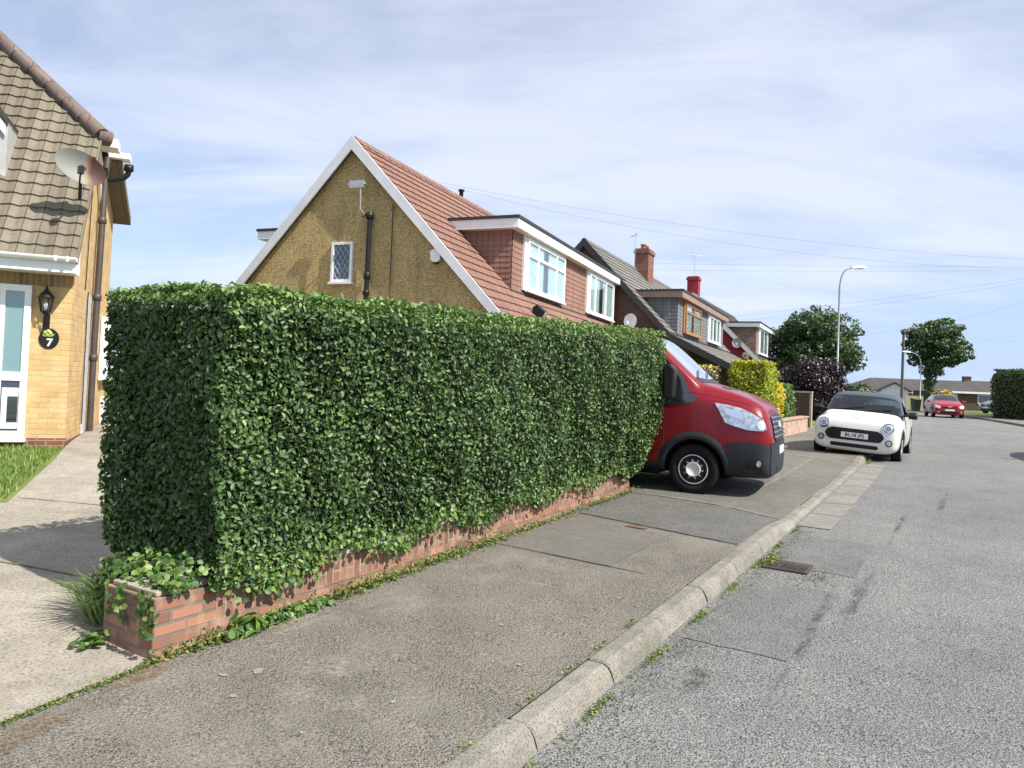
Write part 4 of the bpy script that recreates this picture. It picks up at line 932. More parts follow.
# twiggy inner mass
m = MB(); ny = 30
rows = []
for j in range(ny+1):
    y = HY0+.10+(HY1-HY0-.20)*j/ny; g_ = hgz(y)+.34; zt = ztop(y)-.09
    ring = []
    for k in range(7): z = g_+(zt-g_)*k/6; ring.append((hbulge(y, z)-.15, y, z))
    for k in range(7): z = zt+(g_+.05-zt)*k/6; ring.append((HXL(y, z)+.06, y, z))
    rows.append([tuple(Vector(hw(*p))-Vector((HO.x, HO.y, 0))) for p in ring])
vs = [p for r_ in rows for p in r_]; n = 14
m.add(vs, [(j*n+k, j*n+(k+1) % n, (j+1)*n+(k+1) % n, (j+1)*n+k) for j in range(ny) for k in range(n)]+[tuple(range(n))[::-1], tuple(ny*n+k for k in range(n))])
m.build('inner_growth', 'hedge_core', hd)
m = MB(); rr = random.Random(4)
for k in range(16):
    y = .7+k*.43; x = -.55+rr.uniform(-.25, .25); p0 = hw(x, y, hgz(y)+.02); p1 = hw(x+rr.uniform(-.1, .1), y+rr.uniform(-.1, .1), hgz(y)+.7)
    m.tube([tuple(Vector(p0)-Vector((HO.x, HO.y, 0))), tuple(Vector(p1)-Vector((HO.x, HO.y, 0)))], [.03, .02], 6)
m.build('stems', 'bark', hd)

# ivy over the pier and wall top
iv = []; inn = []; isz = []
for i in range(520):
    u = rng.random(); x = -.62+.72*rng.random(); y = .06+.44*rng.random(); z = .49+.07*rng.random()**2+max(0, y-.15)*.40
    iv.append(hw(x, y, z)); inn.append((0, -.4, .9)); isz.append(.045)
for k in range(7):
    x0 = rng.uniform(-.55, 0) if k < 5 else .03; y0 = -.03; L_ = rng.uniform(.08, .30)
    for j in range(int(L_/.02)): iv.append(hw(x0+rng.normal(0, .02), y0+rng.normal(0, .01), .50-j*.02)); inn.append((-.5, -.8, .3)); isz.append(.045)
for i in range(1500):   # fringe of larger leaves hanging over the wall face
    y = .35+6.9*rng.random()**1.3; z = hgz(y)+.34+.10*math.sin(5*y)*.6+rng.normal(0, .045)
    iv.append(hw(.05+.04*rng.random()+.02*y*.3, y, z)); inn.append((.9, -.5, .4)); isz.append(.045)
for i in range(900):   # left flank trailing down behind the pier
    t_ = rng.random(); iv.append(hw(-.60-.22*rng.random()-.1*t_, .05+.7*t_*rng.random()+.1, .12+.42*rng.random())); inn.append((-.7, -.6, .5)); isz.append(.05)
for i in range(300):
    x0 = .05+.12*rng.random(); iv.append(hw(x0+0, .45+.9*rng.random(), .10+.09*rng.random())); inn.append((.5, -.4, .7)); isz.append(.05)
tag(leaves('ivy', iv, inn, isz, 'ivy_leaf', None, rng.random(len(iv))**.8, .55, .85, org=hw(-.2, .2, .3)), 'pale green ivy trailing over the brick pier and the foot of the hedge', 'ivy')
# long-leaved tuft by the pier
P = []; D_ = []
for i in range(700):
    a_ = rng.uniform(0, 6.28); r_ = rng.uniform(0, .22); c0 = hw(-.74, .28, 0); P.append((c0[0]+r_*math.cos(a_), c0[1]+r_*math.sin(a_), ground_at(c0[0], c0[1])-.02)); D_.append((math.cos(a_), math.sin(a_), 0))
tag(blades('grass_tuft', P, .36, 'tuft_blade', None, .85, .006, D_, org=(c0[0], c0[1], .2)), 'dense tuft of long thin leaves beside the brick pier on the path', 'plant')
# dandelion-like plant
P = []; Nn = []; 
for i in range(26):
    a_ = rng.uniform(0, 6.28); c0 = hw(.12, .62, 0); r_ = rng.uniform(.02, .11); P.append((c0[0]+r_*math.cos(a_), c0[1]+r_*math.sin(a_), hgz(.6)+.03+.10*rng.random())); Nn.append((math.cos(a_)*.6, math.sin(a_)*.6, 1))
tag(leaves('weed', P, Nn, [.10]*26, 'ivy_leaf', None, .5+.3*rng.random(26), .3, .4), 'broad-leaved weed growing at the wall foot just right of the pier', 'weed')
P = []; Nn = []
for i in range(40):
    a_ = rng.uniform(0, 6.28); c0 = hw(-.45, -.10, 0); r_ = rng.uniform(.0, .10); P.append((c0[0]+r_*math.cos(a_), c0[1]+r_*math.sin(a_), ground_at(c0[0], c0[1])+.02+.07*rng.random())); Nn.append((0, 0, 1))
tag(leaves('weed', P, Nn, [.06]*40, 'ivy_leaf', None, .4+.4*rng.random(40), .4, .6), 'small leafy weed in front of the brick pier', 'weed')
# weeds along wall foot and kerb foot: stuff
P = []; Nn = []; S_ = []
def scatter(n, fn, sz, hmax):
    for _ in range(n):
        s, q, off = fn(); x, y, z = W3(s, q, off); P.append((x, y, z+hmax*rng.random()**2)); Nn.append((rng.normal(0, .5), rng.normal(0, .5), 1)); S_.append(sz*rng.uniform(.6, 1.2))
cl_ = lambda s: .5+.5*math.sin(5.1*s)*math.sin(2.3*s+1)
def f_wall():
    while True:
        s = rng.uniform(2.65, 10.1)
        if rng.random() < .25+.75*cl_(s): break
    return s, -4.13+abs(rng.normal(0, .045))+.005, .004
scatter(2600, f_wall, .030, .07)
def f_low(): return rng.uniform(2.9, 6.5), -4.1+abs(rng.normal(0, .05)), .004
scatter(900, f_low, .040, .10)
tag(leaves('wall_foot_weeds', P, Nn, S_, 'weed_leaf', None, None, .5, .5), 'small green and yellow weeds along the foot of the brick wall', 'weeds', kind='stuff')
P, Nn, S_ = [], [], []
def f_k():
    while True:
        s = rng.uniform(3.0, 9.6)
        if rng.random() < (.5+.5*math.sin(6.9*s))**4+.04: break
    return s, -1.775+abs(rng.normal(0, .022)), -.106
scatter(1500, f_k, .022, .03)
def f_dr(): return 7.75+rng.normal(0, .12), -1.74+abs(rng.normal(0, .06)), -.104
scatter(500, f_dr, .028, .05)
def f_k2(): return 16.9+rng.normal(0, .25), -1.76+abs(rng.normal(0, .02)), -.104
scatter(260, f_k2, .03, .04)
def f_k3():
    s = rng.choice([3.55, 4.02, 4.45, 2.9, 4.95]); return s+rng.normal(0, .06), -2.01+rng.normal(0, .008), .004
scatter(160, f_k3, .022, .03)
def f_ap():
    t_ = rng.random(); return 1.75+.95*t_+rng.normal(0, .01), -3.99-.10*t_+rng.normal(0, .018), .006
scatter(700, f_ap, .018, .02)
tag(leaves('kerb_weeds', P, Nn, S_, 'weed_leaf', None, None, .5, .5), 'moss and weeds in the kerb gutter and along the pavement edge', 'weeds', kind='stuff')

P, Nn, S_ = [], [], []
def f_g(): 
    s_g = rng.uniform(2.8, 9.4); return s_g, -1.73+abs(rng.normal(0, .10)), -.106
scatter(2600, f_g, .010, .004)
def f_p(): return rng.uniform(2.0, 9.5), rng.uniform(-4.05, -2.05), .004
scatter(700, f_p, .008, .003)
def f_r(): return 7.4+rng.normal(0, .25), -1.25+rng.normal(0, .10), -.106
scatter(500, f_r, .011, .004)
def f_w(): return rng.uniform(2.7, 10), -4.10+abs(rng.normal(0, .08)), .004
scatter(1500, f_w, .010, .004)
leafmat('litter', [(0, (.03, .022, .014)), (.7, (.10, .07, .04)), (1, (.30, .25, .17))], .8, .05)
tag(leaves('gutter_debris', P, Nn, S_, 'litter', None, None, .6, .8), 'dry brown grit and leaf litter in the gutter and along the wall', 'debris', kind='stuff')
# road gully grate and stopcock cover
gx = W3(7.62, -1.50, -.11); gr = thing('drain_grate', 'rusty iron drain grate in the gutter beside the kerb', 'drain', gx, rad(58))
b = MB(); b.box((-.20, -.21, -.01), (.20, -.18, .012)); b.box((-.20, .18, -.01), (.20, .21, .012)); b.box((-.20, -.18, -.01), (-.175, .18, .012)); b.box((.175, -.18, -.01), (.20, .18, .012)); b.build('frame', 'rusty_iron', gr)
b = MB(); b.box((-.175, -.18, -.06), (.175, .18, .003)); b.build('pit', 'dark_void', gr)
for k in range(7): b = MB(); x = -.15+k*.05; b.prism([(x-.012, -.18), (x+.012, -.18), (x+.012, .18), (x-.012, .18)], 'z', .004, .012); b.build('bar', 'rusty_iron', gr)
gx = W3(7.85, -3.17, .006); sc_ = thing('stopcock_cover', 'small rust-brown metal cover set in the pavement', 'cover', gx, rad(58))
b = MB(); b.box((-.06, -.11, -.01), (.06, .11, .006)); b.build('plate', 'rust_cover', sc_, bevel=.004); b = MB(); b.box((-.068, -.118, -.01), (.068, .118, .003)); b.build('rim', 'rusty_iron', sc_)
gx = at_house(H7o, H7a, .55, 1.9, 0); gx = (gx[0], gx[1], ground_at(gx[0], gx[1])+.02); sc_ = thing('drain_cover', 'dark round drain cover on the path by the brown downpipe', 'drain', gx)
b = MB(); b.lathe([(.24, -.02), (.24, .03), (.20, .045), (0, .05)], n=28); b.build('lid', 'rusty_iron', sc_); b = MB(); b.lathe([(.26, -.02), (.26, .02), (.24, .02)], n=28); b.build('rim', 'gutter_concrete', sc_)

# ------------------------------------------------------------------ vehicles
TOPF = [.8]
def section(zb, w, zs, zt, wt):
    return [(0, zb), (.8*w, zb), (w*.975, zb+.10), (w, zb+(zs-zb)*.5), (w*.985, zs-.05), (w*.95, zs+.015), (wt, zt-.07 if zt-zs > .2 else zt-.035), (wt*TOPF[0], zt-.012), (0, zt)]
def loft(st, matfn, arches, level=2):
    vs = []; fs = []; ms = []; NP = 9
    for s in st:
        P = section(*s[1:6])
        for y, z in P: vs.append((s[0], y, z))
        for y, z in P[1:-1]: vs.append((s[0], -y, z))
    n = NP+NP-2
    idx = lambda i, j, sd: i*n+j if (sd > 0 or j in (0, NP-1)) else i*n+NP+j-1
    for i in range(len(st)-1):
        for j in range(NP-1):
            for sd in (1, -1):
                q = (idx(i, j, sd), idx(i, j+1, sd), idx(i+1, j+1, sd), idx(i+1, j, sd))
                if sd > 0: q = q[::-1]
                fs.append(q); ms.append(matfn(i, j))
    for i, fl in ((0, False), (len(st)-1, True)):
        for j in range(NP-1):
            q = [idx(i, j, 1), idx(i, j+1, 1), idx(i, j+1, -1), idx(i, j, -1)]
            q = [k for t, k in enumerate(q) if k not in q[:t]]
            if fl: q = q[::-1]
            fs.append(tuple(q)); ms.append(matfn(0, min(j, 4)) if i == 0 else matfn(i-1, j))
    me = bpy.data.meshes.new('b'); me.from_pydata(vs, [], fs); me.update(); me.polygons.foreach_set('material_index', ms)
    for k in range(6): me.materials.append(MATS['ink'])
    bm = bmesh.new(); bm.from_mesh(me); bmesh.ops.recalc_face_normals(bm, faces=bm.faces); bm.to_mesh(me); bm.free()
    o = bpy.data.objects.new('b', me); C.objects.link(o); tmp = [o]
    md = o.modifiers.new('s', 'SUBSURF'); md.levels = level; md.render_levels = level
    for (xa, za, r, y0) in arches:
        for sd in (1, -1):
            mb = MB(); k = 36
            prof_ = [(xa+r*math.cos(6.283*t/k), za+r*math.sin(6.283*t/k)) for t in range(k)]
            mb.prism(prof_, 'y', sd*y0, sd*1.4, 5); cm = bpy.data.meshes.new('c'); cm.from_pydata(mb.v, [], mb.f); cm.update()
            for q in range(6): cm.materials.append(MATS['ink'])
            cm.polygons.foreach_set('material_index', mb.m)
            bm = bmesh.new(); bm.from_mesh(cm); bmesh.ops.recalc_face_normals(bm, faces=bm.faces); bm.to_mesh(cm); bm.free()
            c_ = bpy.data.objects.new('c', cm); C.objects.link(c_); tmp.append(c_)
            md = o.modifiers.new('x', 'BOOLEAN'); md.object = c_; md.operation = 'DIFFERENCE'; md.solver = 'EXACT'
            c_.hide_render = True
    bpy.context.view_layer.update(); dg = bpy.context.evaluated_depsgraph_get()
    res = bpy.data.meshes.new_from_object(o.evaluated_get(dg))
    for t in tmp: bpy.data.objects.remove(t)
    return res
def split_mat(me, name, idxs, mats, parent):
    """keep the polygons whose material index is in idxs"""
    m = me.copy(); bm = bmesh.new(); bm.from_mesh(m)
    bmesh.ops.delete(bm, geom=[f for f in bm.faces if f.material_index not in idxs], context='FACES')
    if not bm.faces: bm.free(); return None
    for f in bm.faces: f.smooth = f.material_index != 5; f.material_index = idxs.index(f.material_index)
    ix = [f.material_index for f in bm.faces]; bm.to_mesh(m); bm.free(); m.materials.clear(); m.name = name
    for k in mats: m.materials.append(MATS[k])
    m.polygons.foreach_set('material_index', ix)
    try: m.set_sharp_from_angle(angle=rad(38))
    except Exception: pass
    return link(name, m, parent)
def islands_split(o):
    """separate loose glass panels into single parts"""
    bm = bmesh.new(); bm.from_mesh(o.data); bm.verts.ensure_lookup_table(); seen = set(); comps = []
    for v in bm.verts:
        if v.index in seen: continue
        st_ = [v]; comp = set()
        while st_:
            a = st_.pop()
            if a.index in comp: continue
            comp.add(a.index)
            for e in a.link_edges: st_.append(e.other_vert(a))
        seen |= comp; comps.append(comp)
    for cidx in comps[1:]:
        b2 = bm.copy(); b2.verts.ensure_lookup_table(); bmesh.ops.delete(b2, geom=[v for v in b2.verts if v.index not in cidx], context='VERTS')
        m = bpy.data.meshes.new(o.name); b2.to_mesh(m); b2.free()
        for k in o.data.materials: m.materials.append(k)
        link(o.name.split('.')[0], m, o.parent)
    bmesh.ops.delete(bm, geom=[v for v in bm.verts if v.index not in comps[0]], context='VERTS'); bm.to_mesh(o.data); bm.free()
class Skin:
    """casts outlines onto the finished body so that lamps, grilles and plates sit on it"""
    def __init__(s, me, parent): bm = bmesh.new(); bm.from_mesh(me); s.t = BVHTree.FromBMesh(bm); bm.free(); s.p = parent
    def hit(s, p, d, off):
        p = Vector(p); d = Vector(d).normalized(); h = s.t.ray_cast(p-d*1.5, d)
        return (h[0]-d*off) if h[0] is not None and (h[0]-p).length < 1.6 else p-d*off
    def decal(s, name, mat, outline, d, off=.006, rings=4, thick=.03, parent=None):
        o = [Vector(p) for p in outline]; 
        # subdivide the outline
        oo = []
        for a, b in zip(o, o[1:]+o[:1]):
            k = max(1, int((a-b).length/.05)); oo += [a.lerp(b, i/k) for i in range(k)]
        c = sum(oo, Vector())/len(oo); m = MB(); n = len(oo); vs = [s.hit(c, d, off)]
        for r in range(1, rings+1):
            for p in oo: vs.append(s.hit(c.lerp(p, r/rings), d, off))
        dd = Vector(d).normalized()
        for p in oo: vs.append(s.hit(p, d, off)+dd*thick)
        fs = [(0, 1+i, 1+(i+1) % n) for i in range(n)]+[(1+(r-1)*n+i, 1+r*n+i, 1+r*n+(i+1) % n, 1+(r-1)*n+(i+1) % n) for r in range(1, rings+1) for i in range(n)]
        a, b, e = vs[0], vs[1], vs[2]
        if (b-a).cross(e-a).dot(dd) > 0: fs = [f[::-1] for f in fs]
        m.add(vs, fs, 0, True); ob = m.build(name, mat, parent or s.p, uv=False)
        try: ob.data.set_sharp_from_angle(angle=rad(45))
        except Exception: pass
        return ob
    def line(s, m, pts, d, r=.004, off=.0):
        P = []
        for a, b in zip(pts, pts[1:]):
            a, b = Vector(a), Vector(b); k = max(1, int((a-b).length/.06)); P += [s.hit(a.lerp(b, i/k), d, off) for i in range(k)]
        P.append(s.hit(pts[-1], d, off)); m.tube(P, r, 5)
    def arch_trim(s, name, mat, xa, za, r0_, r1_, side, a0=-20, a1=200, off=.02):
        m = MB(); n = 30; vs = []
        for k in range(n+1):
            a = rad(a0+(a1-a0)*k/n)
            ps = []
            for r in (r0_, (r0_+r1_)/2, r1_):
                p = (xa+r*math.cos(a), side*.9, za+r*math.sin(a)); h = s.hit((xa+max(r, r0_+.02)*math.cos(a), side*.9, za+max(r, r0_+.02)*math.sin(a)), (0, -side, 0), off if r < r1_ else .002)
                ps.append(Vector((p[0], h.y, p[2])))
            ps.insert(0, Vector((ps[0].x, ps[0].y-side*.12, ps[0].z))); vs += ps
        fs = [(k*4+j, k*4+j+1, (k+1)*4+j+1, (k+1)*4+j) for k in range(n) for j in range(3)]
        if side > 0: fs = [f[::-1] for f in fs]
        m.add(vs, fs, 0, True); return m.build(name, mat, s.p, uv=False)
def wheel(parent, x, y, R, w, side, style):
    """side=+1: outer face towards +y"""
    e = thing0('wheel', parent); e.location = (x, y, R)
    rr = R*(.60 if style == 'van' else .66)
    t = MB(); h = w/2
    t.lathe([(rr, -h*.9), (R*.93, -h), (R*.985, -h*.8), (R, -h*.5), (R, h*.5), (R*.985, h*.8), (R*.93, h), (rr+.01, h*.92), (rr, h*.7)], (0, 0, 0), 'y', 40); t.build('tyre', 'rubber', e, uv=False)
    f = MB(); o = side*h
    def L_(p): f.lathe([(a, o*b) for a, b in p], (0, 0, 0), 'y', 36)
    if style == 'van':
        L_([(rr, .80), (rr*.985, .93), (rr*.93, .95), (rr*.90, .80), (rr*.86, .45), (rr*.7, .30), (rr*.45, .42), (rr*.2, .55), (0, .56)]); f.build('rim', 'steel_rim', e, uv=False)
        g = MB(); g.lathe([(rr*.985, o*.935), (rr*.955, o*.965), (rr*.92, o*.95)], (0, 0, 0), 'y', 36); g.build('rim_edge', 'silver_cap', e, uv=False)
        g = MB(); g.lathe([(rr*.50, o*.45), (rr*.495, o*.95), (rr*.47, o*1.02), (rr*.42, o*1.0), (rr*.40, o*.95), (0, o*.95)], (0, 0, 0), 'y', 28); g.build('centre_cap', 'silver_cap', e, uv=False)
        g = MB()
        for k in range(10):
            a = 6.283*k/10+.15; c_, s_ = math.cos(a), math.sin(a)
            g.tube([(c_*rr*.44, o*.62, s_*rr*.44), (c_*rr*.60, o*.52, s_*rr*.60)], rr*.055, 6)
            g.lathe([(0, o*.66), (rr*.05, o*.64), (rr*.06, o*.45)], (c_*rr*.60, 0, s_*rr*.60), 'y', 8)
        g.build('nut_guard', 'silver_cap', e, uv=False)
        g = MB()
        for k in range(10):
            a = 6.283*(k+.5)/10+.15; g.lathe([(0, o*.50), (rr*.075, o*.50), (rr*.08, o*.3)], (math.cos(a)*rr*.72, 0, math.sin(a)*rr*.72), 'y', 8)
        g.build('vent_holes', 'dark_void', e, uv=False)
    else:
        L_([(rr, .80), (rr*.98, .95), (rr*.93, .95), (rr*.90, .60), (rr*.88, .2), (0, .15)]); f.build('rim', 'alu', e, uv=False)
        g = MB(); g.lathe([(rr*.2, o*.2), (rr*.2, o*.8), (0, o*.85)], (0, 0, 0), 'y', 16)
        for k in range(5):
            a = 6.283*k/5; g.tube([(math.cos(a)*rr*.15, o*.75, math.sin(a)*rr*.15), (math.cos(a)*rr*.92, o*.78, math.sin(a)*rr*.92)], rr*.10, 6)
        g.build('spokes', 'alu', e, uv=False)
    return e
simple('steel_rim', (.035, .035, .037), .5, metal=.2)

# --- red van
vs_, vl_ = 11.28, -2.17
vx, vy = xy(vs_, vl_); vh = math.atan2(DX, -DY)+rad(6.5)
wcx, wcy = 2.665, 10.62                      # where the near front wheel stands
vlx, vly = math.cos(vh), math.sin(vh)       # local x (towards the tail); local y = (-vly, vlx) faces the camera
vx, vy = wcx-1.06*vlx+.90*vly, wcy-1.06*vly-.90*vlx
van = thing('van', 'metallic red panel van on the driveway, its nose poking out past the hedge', 'van', (vx, vy, prof(10.4)-.01), vh)
ST = [(0.00, .36, .70, .60, .74, .60), (.05, .27, .86, .98, 1.10, .72), (.13, .25, .93, 1.14, 1.29, .78), (.30, .25, .965, 1.22, 1.40, .80), (.60, .25, .99, 1.30, 1.50, .80), (.90, .25, 1.0, 1.36, 1.58, .80),
      (1.05, .25, 1.0, 1.38, 1.62, .85), (1.12, .25, 1.0, 1.39, 1.68, .89), (1.45, .25, 1.0, 1.40, 1.99, .88), (1.74, .25, 1.0, 1.42, 2.24, .87), (1.85, .25, 1.0, 1.42, 2.31, .86), (2.10, .25, 1.0, 1.42, 2.36, .86), (2.45, .25, 1.0, 1.43, 2.40, .84), (2.55, .25, 1.0, 1.43, 2.40, .86), (4.0, .27, 1.0, 1.43, 2.41, .86), (5.35, .30, 1.0, 1.43, 2.40, .86), (5.50, .35, .97, 1.40, 2.33, .82)]
def vm(i, j):
    x = (ST[i][0]+ST[i+1][0])/2
    if 1.08 < x < 1.8 and j == 7: return 1
    if j <= 1: return 3
    if 1.30 < x < 2.4 and j == 5: return 2
    return 0
TOPF[0] = .93
me = loft(ST, vm, [(1.06, .36, .43, .55), (4.55, .36, .42, .55)])
TOPF[0] = .8
split_mat(me, 'body', [0, 5, 3, 4], ['van_red', 'dark_void', 'bumper_plastic', 'van_red'], van)
clear_glass('van_screen', (.22, .30, .32), a=.62)
split_mat(me, 'windscreen', [1], ['van_screen'], van); sg_ = split_mat(me, 'side_window', [2], ['cab_glass'], van); islands_split(sg_)
K = Skin(me, van)
def S2(pts, y=1.0): return [(x, y, z) for x, z in pts]
for sd in (1, -1):
    di = (0, -sd, 0)
    K.arch_trim('wheel_arch_trim', 'bumper_plastic', 1.06, .36, .425, .53, sd, -12, 192, .024)
    K.decal('sill_trim', 'bumper_plastic', [(1.55, sd, .24), (1.55, sd, .42), (4.1, sd, .42), (4.1, sd, .24)], di, .010)
    K.decal('side_moulding', 'bumper_plastic', [(2.35, sd, .60), (2.35, sd, .72), (4.1, sd, .72), (4.1, sd, .60)], di, .018)
    # headlight wraps the front corner: cast diagonally
    hl = [(.80, 1.0, 1.34), (.60, 1.0, 1.315), (.38, 1.0, 1.27), (.20, 1.0, 1.19), (.10, .88, 1.10), (.08, .80, .96), (.13, .86, .925), (.30, 1.0, .935), (.50, 1.0, .985), (.64, 1.0, 1.03)]
    hl = [(.45+(x-.45)*.9+.01, sd*y, 1.13+(z-1.13)*.88) for x, y, z in hl]
    h_ = K.decal('headlight', 'lamp_reflector', hl, (.45, -sd*.9, 0), .008, 6)
    K.decal('lens', 'lens_glass', hl, (.45, -sd*.9, 0), .022, 6, .012, parent=h_)
    K.decal('indicator', 'terracotta' if False else 'chrome', [(.40, sd, 1.19), (.40, sd, 1.10), (.62, sd, 1.16), (.66, sd, 1.26)], (.45, -sd*.9, 0), .013, 3, .006, parent=h_)
    K.decal('reflector_bowl', 'plate_white', [(.16+.07*math.cos(a), sd*.92, 1.03+.065*math.sin(a)) for a in np.linspace(0, 6.0, 14)], (.6, -sd*.8, 0), .014, 3, .005, parent=h_)
    # bumper side
    K.decal('front_bumper', 'bumper_plastic', [(x, sd*y, z) for x, y, z in [(.04, .75, .76), (.10, .9, .77), (.35, 1, .79), (.60, 1, .77), (.575, 1, .60), (.585, 1, .42), (.60, 1, .27), (.12, .9, .27), (.03, .75, .33)]], (.35, -sd*.94, 0), .016, 6, .03)
    K.decal('fog_lamp_recess', 'dark_void', [(x, sd*y, z) for x, y, z in [(.12, .92, .56), (.30, 1, .56), (.33, 1, .46), (.28, 1, .41), (.12, .92, .42)]], (.40, -sd*.9, 0), .019, 3, .006)
    K.decal('fog_lamp', 'chrome', [(.17+.035*math.cos(a), sd*.95, .50+.045*math.sin(a)) for a in np.linspace(0, 6.0, 12)], (.45, -sd*.9, 0), .023, 3, .006)
    # shut lines
    m_ = MB(); K.line(m_, [(1.50, sd, .42), (1.50, sd, 1.15), (1.38, sd, 1.42)], di, .005); K.line(m_, [(2.42, sd, .42), (2.42, sd, 2.1)], di, .005); m_.build('door_gap', 'dark_void', van, uv=False)
    m_ = MB(); K.line(m_, [(.10, sd*.9, 1.245), (.40, sd, 1.325), (.80, sd, 1.40), (1.20, sd, 1.46)], (.1, -sd, 0), .004); m_.build('bonnet_gap', 'dark_void', van, uv=False)
    # dark front quarter window and mirror
    K.decal('quarter_window', 'cab_glass', [(x, sd, z) for x, z in [(1.14, 1.44), (2.35, 1.44), (2.35, 2.10), (1.84, 2.14), (1.50, 1.90), (1.27, 1.69)]], di, .007, 7, .004)
    K.decal('window_surround', 'cab_glass', [(x, sd, z) for x, z in [(1.02, 1.40), (1.10, 1.31), (1.35, 1.27), (2.36, 1.22), (2.36, 1.46), (1.25, 1.46)]], di, .009, 4, .006)
    e = MB(); e.box((1.34, sd*1.02, 1.50), (1.46, sd*1.16, 1.54)); e.box((1.34, sd*1.02, 1.60), (1.46, sd*1.16, 1.63))
    ar = e.build('mirror_arm', 'black_plastic', van)
    e = MB(); e.prism([(1.30, 1.36), (1.44, 1.34), (1.46, 1.80), (1.36, 1.84), (1.29, 1.76)], 'y', sd*1.13, sd*1.33); e.build('door_mirror', 'black_plastic', van, bevel=.025)
    e = MB(); e.box((1.462, sd*1.15, 1.38), (1.467, sd*1.31, 1.76)); e.build('mirror_glass', 'chrome', van)
    wheel(van, 1.06, sd*.875, .355, .225, sd, 'van'); wheel(van, 4.55, sd*.875, .355, .225, sd, 'van')
# front face
Fd = (1, 0, 0)
K.decal('front_bumper_centre', 'bumper_plastic', [(0, y, z) for y, z in [(-.82, .78), (0, .80), (.82, .78), (.82, .45), (.74, .34), (0, .34), (-.74, .34), (-.82, .45)]], Fd, .02, 5, .04)
gl_ = K.decal('grille', 'black_plastic', [(0, y, z) for y, z in [(-.64, 1.14), (-.3, 1.17), (.3, 1.17), (.64, 1.14), (.60, .86), (.48, .80), (-.48, .80), (-.60, .86)]], Fd, .014, 5, .03)
for k, z in enumerate((.865, .935, 1.005, 1.075, 1.135)):
    m_ = MB(); hw_ = .60 if z > .86 else .5; K.line(m_, [(0, -hw_, z), (0, 0, z), (0, hw_, z)], Fd, .017, .024); m_.build('slat', 'chrome', gl_, uv=False)
b = MB(); pr = [( .13*math.cos(a), 1.03+.055*math.sin(a)) for a in np.linspace(0, 6.283, 24)[:-1]]
K.decal('badge', 'chrome', [(0, y, z) for y, z in pr], Fd, .040, 2, .02)
K.decal('lower_intake', 'dark_void', [(0, y, z) for y, z in [(-.5, .46), (.5, .46), (.46, .33), (-.46, .33)]], Fd, .024, 3, .01)
K.decal('number_plate', 'plate_white', [(0, y, z) for y, z in [(-.26, .72), (.26, .72), (.26, .61), (-.26, .61)]], Fd, .034, 2, .01)
K.decal('bonnet_vent', 'black_plastic', [(.66, .22, 1.5), (.66, .50, 1.5), (.78, .50, 1.5), (.78, .22, 1.5)], (0, 0, -1), .006, 2, .01)
K.decal('bonnet_vent', 'black_plastic', [(.66, -.22, 1.5), (.66, -.50, 1.5), (.78, -.50, 1.5), (.78, -.22, 1.5)], (0, 0, -1), .006, 2, .01)
K.decal('scuttle', 'black_plastic', [(1.0, -.7, 1.6), (.96, 0, 1.6), (1.0, .7, 1.6), (1.12, .74, 1.6), (1.08, 0, 1.6), (1.12, -.74, 1.6)], (0, 0, -1), .006, 3, .01)
for y0, y1 in ((.62, .05), (-.10, -.66)):
    m_ = MB(); K.line(m_, [(1.10, y0, 1.7), (1.22, y1, 1.75)], (0, 0, -1), .009, .02); m_.build('wiper', 'black_plastic', van, uv=False)
b = MB(); b.box((1.5, -.75, .9), (2.4, .75, 1.35)); b.box((2.0, -.65, 1.3), (2.15, -.2, 1.95)); b.box((2.0, .2, 1.3), (2.15, .65, 1.95)); b.build('cab_interior', 'interior', van)

